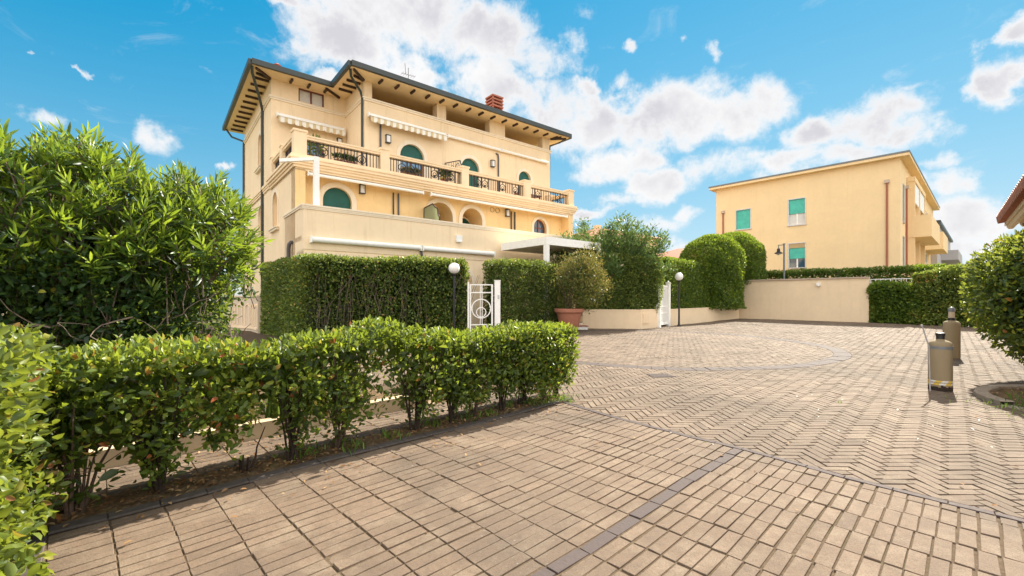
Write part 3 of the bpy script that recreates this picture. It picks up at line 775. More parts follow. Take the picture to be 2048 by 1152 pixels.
# loggia under the roof
m=MB(); m.box(3.36,LN-.02,1.97,2.2,10.3,10.5); m.box(3.36,LN-.02,5.2,5.35,10.3,11.36); m.box(3.36,LN-.02,2.2,5.2,10.2,10.3); m.build('loggia',M['wall'],V)
for a,b in ((3.36,3.72),(7.13,7.66),(10.46,11.55),(14.5,LN-.02)):
    q=MB(); q.box(a,b,1.98,2.45,10.5,11.36); q.build('column',M['trim'],V)
m=MB()
for (p,z0,z1) in ((.05,10.44,10.52),(.09,10.52,10.58)):
    m.box(3.34-p,LN+p,1.95-p,2.2,z0,z1); m.box(3.34-p,3.36,2.2,4.47-p,z0,z1); m.box(-p,3.34-p,4.47-p,4.5,z0,z1); m.box(-p,.01,4.5,BK,z0,z1)
m.build('string_course',M['mould'],V)
# roof: two hips over the L plan, soffit, gutter, rafters
ZS=11.36
m=MB(); L1=[(-.9,3.57),(2.44,3.57),(2.44,1.05),(16.,1.05),(16.,BK+.9),(-.9,BK+.9)]
m.poly([(x,y,ZS) for x,y in L1],(0,0,.06)); soff=None
roofm=MB()
def hip(x0,x1,y0,y1,z,sl):
    h=min(x1-x0,y1-y0)/2; 
    if (x1-x0)>(y1-y0): r0,r1=(x0+h,(y0+y1)/2),(x1-h,(y0+y1)/2)
    else: r0,r1=((x0+x1)/2,y0+h),((x0+x1)/2,y1-h)
    zr=z+h*sl; vs=[(x0,y0,z),(x1,y0,z),(x1,y1,z),(x0,y1,z),(*r0,zr),(*r1,zr)]
    fs=[(0,1,5,4),(1,2,5),(2,3,4,5),(3,0,4)] if (x1-x0)>(y1-y0) else [(0,1,4),(1,2,5,4),(2,3,5),(3,0,4,5)]
    roofm.add(vs,fs)
hip(2.40,16.04,1.01,BK+.94,ZS+.13,.27); hip(-.94,8.,3.53,BK+.94,ZS+.125,.27)
roof=roofm.build('roof',M['tile'],V,recalc=False)
m.build('soffit',M['shade'],roof)
m=MB()
ed=[((-.9,BK+.9),(-.9,3.57)),((-.9,3.57),(2.44,3.57)),((2.44,3.57),(2.44,1.05)),((2.44,1.05),(16.,1.05)),((16.,1.05),(16.,BK+.9))]
for (a,b) in ed:
    dx,dy=b[0]-a[0],b[1]-a[1]; l=math.hypot(dx,dy); nx,ny=dy/l,-dx/l
    nx,ny=(-abs(nx) if a[0]==b[0] and a[0]<3 else abs(nx)), -abs(ny)
    m.beam((a[0]+nx*.05,a[1]+ny*.05,ZS+.085),(b[0]+nx*.05,b[1]+ny*.05,ZS+.085),.15,.22)
m.build('gutter',M['gutter'],roof)
def rafter(a,b): 
    q=MB(); q.beam((a[0],a[1],ZS-.05),(b[0],b[1],ZS-.05),.09,.09); q.build('rafter',M['rafter'],roof)
for i in range(15): x=3.95+i*.80; rafter((x,1.33),(x,1.75))
for i in range(3): x=.75+i*.75; rafter((x,3.85),(x,4.27))
for i in range(11): y=4.75+i*.78; rafter((-.66,y),(-.04,y))
for i in range(3): y=2.35+i*.55; rafter((2.68,y),(3.3,y))
rafter((-.7,3.77),(-.05,4.42)); rafter((2.62,1.23),(3.3,1.9)); rafter((15.8,1.25),(15.15,1.9)); rafter((-.62,4.25),(-.05,4.45)); rafter((2.8,1.75),(3.3,1.95)); rafter((2.2,3.8),(3.0,4.4)); rafter((15.4,1.25),(15.1,1.9))
# chimneys, vent and aerial
q=MB(); q.box(13.45,14.1,5.7,6.3,12.2,14.0); ch=q.build('chimney',M['trim'],roof)
q=MB(); z_=13.98
q.box(13.38,14.17,5.63,6.37,z_,z_+.12); q.box(13.55,14.0,5.8,6.2,z_+.12,z_+1.0)
for k in range(4): q.box(13.32,14.23,5.57,6.43,z_+.24+k*.22,z_+.34+k*.22)
for a in (13.36,14.1):
    for b in (5.61,6.3): q.box(a,a+.09,b,b+.09,z_+.12,z_+.98)
q.build('chimney_cap',M['terracotta'],ch)
q=MB(); q.lathe([(.10,0),(.10,.3),(.2,.33),(.2,.38),(.09,.42),(.09,.5),(.17,.53),(.05,.62)],(.35,5.0,11.75),12); q.build('roof_vent',M['terracotta'],roof)
q=MB(); q.tube([(6.6,4.2,12.1),(6.6,4.2,13.9)],.02,6); q.tube([(6.2,4.2,13.5),(7.0,4.2,13.55)],.012,5)
for k in range(6): q.tube([(6.25+k*.14,4.0,13.5),(6.25+k*.14,4.4,13.5)],.008,4)
q.tube([(6.45,4.2,13.5),(6.4,4.2,14.1)],.015,5); q.build('aerial',M['grey'],roof)
# downpipes
def pipe(pts,r=.05,mat='pipe',name='downpipe'):
    q=MB(); q.tube(pts,r,8); z=[p[2] for p in pts]; 
    q.build(name,M[mat],V,True)
pipe([(-.86,3.75,ZS+.02),(-.80,4.1,ZS-.15),(-.35,5.3,10.75),(-.07,6.2,10.5),(-.07,6.25,10.2),(-.07,6.25,-.5)],.06,'gutter')
pipe([(-.86,BK+.6,ZS),(-.6,BK+.4,10.9),(-.07,BK-.15,10.6),(-.07,BK-.15,10.2),(-.07,BK-.15,-.5)],.055,'gutter')
pipe([(2.5,1.35,ZS+.02),(2.62,1.6,ZS-.2),(3.15,1.92,10.78),(3.25,1.98,10.55),(3.25,1.98,6.78)],.055,'gutter')
pipe([(15.85,1.3,ZS),(15.6,1.6,ZS-.25),(15.18,2.05,ZS-.4),(15.17,2.1,6.9)],.05,'pipe')
pipe([(4.09,1.89,9.55),(4.09,1.89,6.8)],.045); pipe([(10.85,1.93,9.53),(10.97,1.88,9.5),(11.0,1.88,9.3),(11.0,1.88,6.8)],.045)
pipe([(4.13,.54,6.05),(4.13,.54,3.65)],.035,'gutter'); pipe([(4.37,.54,6.05),(4.37,.54,3.65)],.04)
pipe([(10.86,.54,6.05),(10.86,.54,3.65)],.04); pipe([(11.1,.54,6.05),(11.1,.54,3.65)],.04,'gutter')
pipe([(.02,.35,3.5),(-.06,.35,3.5),(-.12,.4,3.42),(-.13,.45,3.25),(-.13,.45,-.2)],.07,'pipe','drain_pipe')
pipe([(4.55,-1.2,3.35),(4.55,-1.28,3.3),(4.62,-1.27,3.05),(4.66,-1.25,2.8)],.05)
# lamps, siren
for (x,y,z) in ((2.72,.6,5.98),(10.57,.6,5.93),(4.45,1.95,8.88),(10.59,1.95,8.9),(3.0,4.47,9.1)): wall_lamp(V,x,y,z)
wall_lamp(V,-.0,9.0,2.75)
q=MB(); q.box(6.25,6.55,-1.32,-1.2,3.92,4.16); q.box(6.27,6.53,-1.34,-1.2,3.86,3.92); q.build('alarm_siren',M['white'],V)
# awnings
def cassette(x0,x1,y,z,r=.085,name='awning'):
    q=MB(); q.tube([(x0,y,z),(x1,y,z)],r,12); q.box(x0,x1,y,y+r*1.2,z-.02,z+r*.95)
    for e in (x0,x1): q.box(e-.02,e+.02,y-r-.02,y+r,z-r-.02,z+r+.01)
    return q.build(name,M['white'],V,True)
cassette(.22,4.5,-1.30,3.47,.10); cassette(4.58,8.3,-1.30,3.46,.10)
cassette(.45,5.3,.02,6.13,.065); cassette(5.7,14.6,.02,6.13,.065)
cassette(7.66,11.09,1.82,9.76,.075); cassette(11.16,14.8,1.82,9.76,.075)
def scallop(x0,x1,yw,z):
    a=cassette(x0,x1,yw-.12,z,.08)
    q=MB(); y=yw-.42; q.add([(x0,yw-.15,z-.02),(x1,yw-.15,z-.02),(x1,y,z-.14),(x0,y,z-.14)],[(0,1,2,3)])
    n=int((x1-x0)/.303); w=(x1-x0)/n
    for k in range(n):
        c=x0+w*(k+.5); pts=[(c-w/2,y,z-.15),(c+w/2,y,z-.15)]+[(c+w/2*math.cos(math.pi*t/6),y,z-.33-.09*math.sin(math.pi*t/6)) for t in range(7)]
        q.poly([(p[0],p[1]+.004*(k%2),p[2]) for p in pts],(0,.006,0))
    f=q.build('valance',M['stripe'],a)
    q=MB(); q.tube([(x0,y-.01,z-.14),(x1,y-.01,z-.14)],.03,8); q.build('front_bar',M['white'],a)
scallop(.22,3.18,4.47,9.75); scallop(3.49,7.48,1.95,9.78)
# terrace fittings: white post with arm, frosted screen, trellis on the balcony
q=MB(); q.box(.42,.60,-.98,-.80,4.72,6.55); q.beam((.51,-.89,6.48),(-.55,-.2,6.38),.12,.12); q.build('awning_post',M['white'],V)
def gscreen(parent):
    q=MB(); pts=[(.52,3.7),(.52,5.55),(-.3,5.62),(-.55,5.42),(-.72,5.36),(-.80,5.05),(-.9,4.95),(-.9,3.7)]
    q.poly([(5.62,y,z) for y,z in pts],(.02,0,0)); g_=q.build('privacy_screen',M['frost'],parent)
    q=MB()
    for a,b in zip(pts,pts[1:]): q.beam((5.63,a[0],a[1]),(5.63,b[0],b[1]),.05,.05)
    q.build('screen_frame',M['rafter'],g_)
gscreen(V)
q=MB()
tp=[(1.9,6.8),(1.9,8.35),(.5,8.15),(.35,7.9),(.25,7.8),(.25,7.6)]
for a,b in zip(tp,tp[1:]): q.beam((7.55,a[0],a[1]),(7.55,b[0],b[1]),.035,.035)
for k in range(9): yy=.4+k*.17; q.beam((7.55,yy,7.6),(7.55,yy,8.14+.02*k),.015,.015)
for c in (.7,1.2,1.65): q.ring((7.55,c,7.9),(0,1,0),(0,0,1),.16,.02,.02,14)
q.build('trellis',M['iron'],V)
q=MB()
for c in (9.6,9.95): q.ring((c,.58,6.0),(1,0,0),(0,0,1),.13,.012,.012,14); 
q.build('iron_hook',M['pipe'],V)
# balcony and terrace belongings
def VL(x,y,z): ca,sa=math.cos(R(39)),math.sin(R(39)); return (-8.13+x*ca-y*sa,16.4+x*sa+y*ca,z)
def pot_plant(x,y,z,label,h,r,mat,seed,flower=None,group=None,box=None):
    t=thing('potted_plant',label,'potted plant',VL(x,y,z),R(39),group); rg=np.random.default_rng(seed)
    q=MB()
    if box: q.poly([(-box,-.1,0),(box,-.1,0),(box,.1,0),(-box,.1,0)],(0,0,.2)); q.box(-box-.02,box+.02,-.12,.12,.17,.205)
    else: q.lathe([(.10,0),(.15,.24),(.17,.24),(.17,.29),(.13,.29),(.12,.2)],(0,0,0),14)
    q.build('pot',M['pot'],t)
    P,Nn=sphere_shell(260,(0,0,.3+h*.5),((box or r)*1.1,r,h*.55),rg); P-=Nn*(rg.random((len(P),1))*r*.8)
    foliage=leaf_mesh('foliage',P,nrm(Nn+rg.normal(size=P.shape)*.5+np.array([0,0,.4])),rg.uniform(.10,.2,len(P)),.35,np.clip(rg.normal(.6,.2,len(P)),0,.85),mat,t,rg,False)
    if flower:
        P,Nn=sphere_shell(60,(0,0,.3+h*.5),((box or r)*1.1,r*1.05,h*.6),rg); leaf_mesh('flower',P,Nn,np.full(len(P),.09),.9,rg.random(len(P)),flower,t,rg,False)
M['fl_y']=simple('yellow_flower',(.65,.38,.04),.7,.2,0,.2); M['fl_r']=simple('red_flower',(.55,.05,.04),.7,.2,0,.2)
pot_plant(.95,.75,6.8,'tall leafy plant in terracotta pot at the left corner of the villa balcony',.75,.36,M['l_dome'],3)
pot_plant(2.0,.45,6.8,'low terracotta trough behind the first railing panel of the villa balcony',.10,.1,M['l_under'],13,None,None,.4)
pot_plant(4.95,.5,6.8,'yellow flowering trough on the balcony before the blue glazed arch',.12,.13,M['l_dome'],4,M['fl_y'],None,.4)
pot_plant(6.7,.5,6.8,'bushy green flowerpot with red and yellow blooms on the balcony by the iron trellis',.5,.32,M['l_under'],5,M['fl_y'])
t=thing('balcony_table','low brown wooden table standing behind the balcony railing at its right end','table',VL(12.3,1.0,6.78),R(39))
q=MB(); q.box(-.7,.9,-.3,.3,.42,.48); q.build('table_top',M['wood'],t)
for x in (-.62,.82):
    for y in (-.24,.24): q=MB(); q.box(x-.03,x+.03,y-.03,y+.03,0,.42); q.build('leg',M['wood'],t)
# ------------------------------------------------------------------ pergola, walls, gates, lamps
def w2(a,b):  # wall basis
    a=U2(*a); b=U2(*b); d=b-a; L=np.hypot(*d); return a,d/L,L,math.atan2(d[1],d[0])
pg=thing('pergola','white flat roofed pergola standing against the villa parapet above the clipped hedge','pergola',(1.45,18.4,0),R(39))
q=MB(); q.box(-.09,.09,-.09,.09,-.3,3.62); q.build('post',M['white'],pg)
q=MB(); q.box(3.2,3.38,-.09,.09,-.3,3.62); q.build('post',M['white'],pg)
q=MB(); q.box(-.10,3.4,-.10,.08,3.62,3.95); q.box(-.10,.08,.082,3.0,3.62,3.95); q.box(3.22,3.4,.082,3.0,3.62,3.95); q.box(.082,3.218,2.85,3.0,3.62,3.95); q.build('beam',M['white'],pg)
q=MB(); q.box(.085,3.215,.085,2.845,3.82,3.86)
for k in range(12): q.box(.09,3.21,.2+k*.22,.28+k*.22,3.74,3.818)
q.build('louvre_roof',M['offwhite'],pg)

def lowwall(name,pts,z,th,label,cat,mat='gardenwall',cop=.04,zb=-.1,side=1):
    t=thing(name,label,cat,(*pts[0],0)); q=MB(); c=MB(); o0=U2(*pts[0])
    for a,b in zip(pts,pts[1:]):
        a,d,L,r=w2(a,b); nn=U2(-d[1],d[0])*side; a=a-o0; e=a+d*L
        P=[a,e,e+nn*th,a+nn*th]; q.poly([(*p,zb) for p in P],(0,0,z-zb))
        P=[a-nn*cop-d*.01,e-nn*cop+d*.01,e+nn*(th+cop)+d*.01,a+nn*(th+cop)-d*.01]; c.poly([(*p,z+.001) for p in P],(0,0,.06))
    q.build('wall',M[mat],t); 
    if cop: c.build('coping',M['coping' if cop>.05 else mat],t)
    return t
lw=lowwall('low_wall',[(3.2,19.85),(5.72,19.4),(6.75,20.35)],.80,.25,'low peach wall under the tall ivy hedge, left of the narrow white gate','low wall',cop=.012)
a,d,L,r=w2((5.72,19.4),(6.75,20.35)); q=MB(); q.box(.12,.62,-.03,.0,.22,.72); q.box(.15,.59,-.045,-.03,.25,.69)
o=q.build('meter_door',M['gardenwall'],lw); o.location=(5.72-3.2,19.4-19.85,0); o.rotation_euler=(0,0,r)
lowwall('low_wall',[(7.72,21.55),(15.25,29.35)],.76,.25,'long low peach wall under the domed hedge, right of the narrow white gate','low wall',cop=.012)
gw=lowwall('garden_wall',[(15.25,29.5),(19.95,24.45)],2.50,.28,'high peach garden wall with grey coping before the ochre building','wall',cop=.09)
a,d,L,r=w2((15.25,29.5),(19.95,24.45)); q=MB(); e=d*(L*.66); nn=U2(d[1],-d[0]); q.box(-.09,.09,-.16,.02,2.12,2.28); q.lathe([(.05,-.06),(.07,0),(.05,.03)],(0,-.12,2.12),10); o=q.build('wall_camera',M['white'],gw); o.location=(e[0],e[1],0); o.rotation_euler=(0,0,r)
bw=lowwall('boundary_wall',[(-12.4,19.2),(-10.9,18.3),(-10.05,17.3)],1.42,.22,'pale stone boundary wall with arched relief left of the tall clipped hedge','wall',mat='stone',cop=.05,zb=-1.0)
for (p0,p1) in (((-12.4,19.2),(-10.9,18.3)),((-10.9,18.3),(-10.05,17.3))):
    a,d,L,r=w2(p0,p1); k=3; q=MB()
    for i in range(k):
        c=L*(i+.5)/k; o_=dict(x0=c-.14,x1=c+.14,zs=.25,zp=.95,r=.14); surround(q,front(0),o_,.05,.03)
    q.box(0,L,-.05,0,.10,.18); ob=q.build('arch_relief',M['trim'],bw); ob.location=(a[0]+12.4,a[1]-19.2,0); ob.rotation_euler=(0,0,r)
st=thing('doorstep','low white step with terracotta tile top at the end of the low hedge','step',(2.55,19.0,0),R(5)); q=MB(); q.box(0,.75,0,.5,0,.13); q.build('riser',M['white'],st); q=MB(); q.box(-.02,.78,-.03,.5,.131,.17); q.build('tread',M['terracotta'],st)

def gate1():
    g=thing('garden_gate','white iron garden gate with circle motif between two clipped hedges','gate',(-1.52,15.72,0),R(10))
    q=MB(); b=lambda p,r_,w_=.03:q.beam((p[0],0,p[1]),(r_[0],0,r_[1]),w_,w_)
    q.box(.0,.05,-.025,.025,.08,1.88); q.box(.78,.84,-.03,.03,.08,1.88); q.box(.05,.78,-.02,.02,1.84,1.88); q.box(.05,.78,-.02,.02,1.56,1.60); q.box(.05,.78,-.02,.02,.40,.44); q.box(.05,.78,-.02,.02,.10,.14)
    cx=.415; zc=1.0
    q.ring((cx,0,zc),(1,0,0),(0,0,1),.34,.035,.03,32); q.ring((cx,0,zc-.13),(1,0,0),(0,0,1),.17,.03,.03,24)
    for x in (cx-.035,cx+.035): b((x,.44),(x,1.84),.022)
    for z in (zc-.04,zc+.06): b((.05,z),(cx-.30,z),.02); b((cx+.30,z),(.78,z),.02)
    for x in (.415,): b((x,1.60),(x,1.84),.018)
    for x in (.23,.60): b((x,.14),(x,.40),.018)
    q.build('gate_leaf',M['white'],g)
    q=MB(); q.box(.90,1.10,-.09,.09,0,2.0); q.box(.89,1.11,-.10,.10,2.0,2.03); p=q.build('gate_post',M['white'],g)
    q=MB(); q.box(1.0,1.06,-.11,-.09,1.35,1.5); q.build('intercom',M['silver'],p); q=MB(); q.box(-.08,-.02,-.05,.05,0,1.95); q.build('gate_post',M['white'],g)
gate1()
def gate2():
    a,d,L,r=w2((6.86,20.42),(7.62,21.42)); g=thing('garden_gate','narrow white slatted gate in the low wall beside a globe lamp','gate',(a[0],a[1],0),r)
    q=MB(); q.box(0,.05,-.03,.03,.08,1.98); q.box(L-.07,L-.02,-.03,.03,.08,1.98); q.box(.05,L-.07,-.025,.025,1.92,1.98); q.box(.05,L-.07,-.025,.025,.10,.2); q.box(.05,L-.07,-.022,.022,.62,.68); q.box(.05,L-.07,-.022,.022,.95,1.0)
    k=8
    for i in range(k): x=.06+(L-.15)*(i+.5)/k; q.box(x-.042,x+.042,-.015,.015,.2,1.92)
    q.build('gate_leaf',M['white'],g)
    for x0,h in ((-.14,1.05),(L,2.12)): 
        q=MB(); q.box(x0,x0+.16,-.09,.09,0,h); q.box(x0-.01,x0+.17,-.10,.10,h,h+.03); q.lathe([(.04,0),(.05,.04),(.02,.08)],(x0+.08,0,h+.03),8); q.build('gate_post',M['white'],g)
gate2()
def globe(x,y,label):
    t=thing('globe_lamp',label,'lamp',(x,y,0),0,'white globe lamps on black poles')
    q=MB(); q.lathe([(.09,0),(.09,.04),(.05,.1),(.043,.3),(.040,2.16),(.06,2.17),(.075,2.2),(.07,2.23)],(0,0,0),14); q.build('pole',M['black'],t,True)
    q=MB(); q.lathe([(.192*math.sin(math.pi*i/16)+.002,-.192*math.cos(math.pi*i/16)) for i in range(17)],(0,0,2.42),28); q.build('globe',M['globe'],t,True)
globe(-2.02,15.25,'globe lamp on black pole before the tall clipped hedge by the circle gate')
globe(8.15,21.35,'globe lamp on black pole before the low wall right of the slatted gate')
# street lamp by the ochre building
t=thing('street_lamp','tall grey street lamp with hooded lantern above the high garden wall','street lamp',(18.35,29.5,0),R(-45))
q=MB(); q.tube([(0,0,0),(0,0,5.0)],[.07,.055],10); q.box(-.06,.06,-.06,.06,4.98,5.05); q.build('pole',M['grey'],t)
q=MB(); q.beam((0,0,4.95),(-.36,0,4.95),.05,.05); q.beam((-.33,0,4.95),(-.33,0,4.75),.05,.05); q.build('arm',M['grey'],t)
q=MB(); q.lathe([(.06,.36),(.09,.30),(.10,.14),(.24,.05),(.26,.02),(.24,0)],(-.33,0,4.38),18); q.build('lantern_hood',M['black'],t); q=MB(); q.lathe([(.14,.0),(.12,-.07),(.03,-.1)],(-.33,0,4.38),14); q.build('lamp_glass',M['globe'],t)

# bollards
def bollard(x,y,label,r,h):
    t=thing('bollard',label,'bollard',(x,y,0),0)
    q=MB(); q.lathe([(r*.985,0),(r,.03),(r,h-.045),(r*.965,h-.018),(r*.87,h+.004),(r*.70,h+.020),(r*.50,h+.031),(.05,h+.040),(.048,h+.07)],(0,0,0),40); b=q.build('body',M['concrete'],t,True); return t,b
t,b=bollard(6.52,6.66,'near concrete bollard without its lamp, wrapped with yellow and white tape',.138,.72)
q=MB(); q.lathe([(.050,.77),(.048,.83)],(0,0,0),20); q.lathe([(.054,.815),(.056,.86),(.045,.865)],(0,0,0),20); q.build('cap',M['black'],t)
def taper(mb,r,z0,z1,a0,a1,skew,n=6):
    vs=[];fs=[]
    for i in range(n+1):
        a=a0+(a1-a0)*i/n; vs.append((r*math.cos(a),r*math.sin(a),z0)); b=a+skew; vs.append((r*math.cos(b),r*math.sin(b),z1))
    for i in range(n): fs.append((2*i,2*i+2,2*i+3,2*i+1))
    mb.add(vs,fs)
qy=MB();qw=MB()
for k in range(12):
    a=2*math.pi*k/12+.15
    m_=qy if k%2==0 else qw; tz=.012*math.sin(a)
    taper(m_,.140,.085,.150,a,a+math.pi/6,.33)
tp=qy.build('warning_tape',M['tape_y'],t,True,False); qw.build('tape_stripe',M['tape_w'],tp,True,False)
q=MB()
for k in range(30):
    a=2*math.pi*k/30; h_=.085-.03*random.random()-.02*(k%3==0); taper(q,.1392,.0,h_,a,a+2*math.pi/30,0,1)
q.build('flaked_base',M['darkbark'],t,False,False)
q=MB(); q.lathe([(.1395,.62),(.141,.665)],(0,0,0),36); q.build('metal_strap',M['grey'],t)
t2,b=bollard(10.2,10.15,'far concrete bollard with its glass lamp head, beside the round bush',.148,.83)
q=MB(); q.lathe([(.066,.88),(.066,.92),(.055,.93)],(0,0,0),20); q.build('collar',M['black'],t2); q=MB(); q.lathe([(.056,.93),(.056,1.07)],(0,0,0),20); q.build('lamp_glass',plaster('beige_lens',(.55,.45,.34),.05,.02),t2,True)
q=MB(); q.lathe([(.062,1.07),(.065,1.11),(.055,1.15),(.03,1.175),(.004,1.18)],(0,0,0),20); q.build('lamp_cap',M['grey'],t2,True)
q=MB(); q.tube([(0,0,0.0),(0,0.02,.66),(-.10,.02,.97)],.009,8); q.lathe([(.014,0),(.016,.02),(.004,.035)],(-.105,.02,.965),8)
tag(q.build('metal_rod',M['silver'],None,True),'thin bent metal rod standing against the near bollard','rod').location=(6.27,6.56,0)
# drain cover
q=MB(); q.box(-.2,.2,-.16,.16,0,.008)
for k in range(8): q.box(-.17+k*.045,-.15+k*.045,-.13,.13,.008,.011)
o=q.build('drain_cover',M['band'],None); o.location=(2.66,7.82,.004); o.rotation_euler=(0,0,R(8)); tag(o,'small dark square drain cover set in the herringbone paving','drain cover')

# ------------------------------------------------------------------ ochre apartment building (own axes: x right along its gable, y back along its long side)
YA=math.atan2(-.736,.677)
Y=thing('apartment_building','ochre flat roofed apartment building with teal shutters behind the high garden wall','building',(29.2,32.9,-.3),YA); Y.scale=(1.222,1.222,1.222)
L0=-11.1; HT=10.0
wn=[Rr(-9.62,-8.5,6.65,8.18),Rr(-6.05,-4.95,6.55,8.42,half=1),Rr(-6.05,-4.95,3.52,5.28,half=2)]
m=MB(); FY=front(0); panel(m,FY,L0,0,-.2,4.9,[wn[2]],.12); panel(m,FY,L0,0,4.9,HT,wn[:2],.12)
RS=rightside(0); sw=[Rr(1.05,1.75,6.2,8.6)]; sl=[Rr(1.05,1.75,3.0,5.3)]
lg=[Rr(4.5,5.9,6.75,8.9),Rr(7.,9.6,6.75,8.9),Rr(11,13,6.75,8.9),Rr(15,18,6.75,8.9)]; ll=[Rr(4.5,5.9,3.6,5.3),Rr(7.,9.6,3.6,5.3),Rr(11,13,3.6,5.3),Rr(15,18,3.6,5.3)]
panel(m,RS,0,24,-.2,5.75,sl+ll,.12); panel(m,RS,0,24,5.75,HT,sw+lg,.12)
m.add([(L0,0,-.2),(L0,24,-.2),(L0,24,HT),(L0,0,HT)],[(0,1,2,3)]); m.add([(L0,24,-.2),(0,24,-.2),(0,24,HT),(L0,24,HT)],[(0,1,2,3)])
m.build('wall',M['ybuild'],Y)
m=MB(); m.box(L0-.4,.45,-.4,24.4,HT,HT+.16); rf=m.build('roof',M['ybuild'],Y); m=MB(); m.box(L0-.43,.48,-.43,24.43,HT+.161,HT+.27); m.build('roof_edge',M['grey'],rf)
def ywin(mp,o,mode):
    q=MB(); frame_bars(q,mp,dict(o),.0,.06,.035,0,0)
    w_=q.build('window',M['silver'],Y)
    q=MB(); frame_bars(q,mp,o,.11,.07,.05,1,0); q.build('frame',M['white'],w_)
    q=MB(); fill(q,mp,o,.105); q.build('pane',M['curtain'] if mode==1 else M['glass'],w_)
    s_=dict(o); 
    if mode: s_['zs']=o['zs']+(o['zp']-o['zs'])*(.42 if mode==1 else .36)
    q=MB(); fill(q,mp,s_,.045); q.build('shutter',M['teal'],w_)
    q=MB(); q.add([mp(a,z,dd) for dd in (-.08,.1) for a,z in ((o['x0']-.05,o['zs']-.07),(o['x1']+.05,o['zs']-.07),(o['x1']+.05,o['zs']-.005),(o['x0']-.05,o['zs']-.005))],[(0,1,2,3),(4,5,6,7),(0,1,5,4),(1,2,6,5),(2,3,7,6),(3,0,4,7)]); q.build('sill',M['silver'],w_)
for o,md in zip(wn,(0,1,2)): ywin(FY,o,md)
ywin(RS,sw[0],0); ywin(RS,sl[0],0)
for o in lg+ll:
    q=MB(); fill(q,RS,o,.11); w_=q.build('window',M['glass'],Y); q=MB(); frame_bars(q,RS,o,.10,.09,.06,2 if o['x1']-o['x0']>2 else 1,1); q.build('frame',M['white'],w_)
for (x,y,z1) in ((-10.55,-.06,8.05),(-.62,-.06,8.55),(.06,2.55,8.5)):
    q=MB(); q.tube([(x,y,z1),(x,y,.5)],.055,8); p=q.build('downpipe',M['redpipe'],Y,True); q=MB(); q.box(x-.12,x+.12,y-.1,y+.1,z1,z1+.2); q.build('hopper',M['coping'],p)
def ybalc(y0,y1,z0,z1,pr):
    q=MB(); q.box(.01,pr,y0,y1,z0-.2,z0); q.box(.01,pr,y0,y0+.12,z0,z1); q.box(pr-.12,pr,y0+.12,y1,z0,z1); q.box(.01,pr-.12,y1-.12,y1,z0,z1); return q.build('balcony',M['ybuild'],Y)
for (z0,z1) in ((5.55,6.75),(2.6,3.55)):
    ybalc(3.1,10.2,z0,z1,1.2); 
ybalc(14.,20,5.55,6.75,1.2); ybalc(14.,20,2.6,3.55,1.2)
for yy in (3.15,6.3,10.0):
    for (z0,z1) in ((6.75,9.05),(3.55,5.35)): q=MB(); q.box(.02,.40,yy,yy+.30,z0,z1); q.build('column',M['ybuild'],Y)
q=MB(); q.box(.012,.42,3.1,10.35,9.051,9.35); q.build('lintel',M['ybuild'],Y)
for a,b in ((3.6,6.2),(6.75,9.9)): q=MB(); q.box(.30,.36,a,b,7.75,9.0); q.build('roller_blind',M['white'],Y)
# farther buildings
Gb=thing('apartment_building','grey rendered apartment building with balconies far behind the ochre one','building',(48.6,50.,0),YA)
m=MB(); m.box(-14,0,0,26,-.5,9.9); m.build('wall',M['grey_render'],Gb); m=MB(); m.box(-14.3,.3,-.3,26.3,9.9,10.2); m.build('roof',M['gutter'],Gb)
for (a,b,z) in ((2,12,2.9),(6,18,6.0)): q=MB(); q.box(0.01,1.5,a,b,z,z+.2); q.box(1.35,1.5,a,b,z+.2,z+1.2); q.box(.01,1.35,a,a+.12,z+.2,z+1.2); q.build('balcony',M['grey_render'],Gb)
for y0 in (1,4.5,9,14): 
    for z0 in (3.4,6.6): q=MB(); q.box(0,.03,y0,y0+1.1,z0,z0+1.8); q.build('window',M['glass'],Gb)
def house(x,y,rz,wx,wy,h,label):
    t=thing('house',label,'house',(x,y,0),rz); m=MB(); m.box(-wx/2,wx/2,-wy/2,wy/2,-.5,h); m.build('wall',M['ybuild'],t)
    m=MB(); e=.6; z=h+.02; hh=min(wx,wy)/2+e; r0=wx/2+e-hh
    m.add([(-wx/2-e,-wy/2-e,z),(wx/2+e,-wy/2-e,z),(wx/2+e,wy/2+e,z),(-wx/2-e,wy/2+e,z),(-r0-.01,0,z+hh*.33),(r0+.01,0,z+hh*.33)],[(0,1,5,4),(1,2,5),(2,3,4,5),(3,0,4),(0,3,2,1)]); r_=m.build('roof',M['tile'],t); 
    m=MB(); m.box(-.3,.3,-.2,.4,z+hh*.2,z+hh*.33+.25); m.build('chimney',M['ybuild'],r_)
    for k in (-1,0,1): q=MB(); q.box(k*wx/3.4-.5,k*wx/3.4+.5,-wy/2-.03,-wy/2+.02,h-2.4,h-1); q.build('window',M['glass'],t)
house(9.2,47,R(12),9,9,7.2,'red roofed house showing between the villa and the tall shrub')
house(22.5,55,R(-12),12,9,5.9,'red roofed house far off behind the round domed hedge')
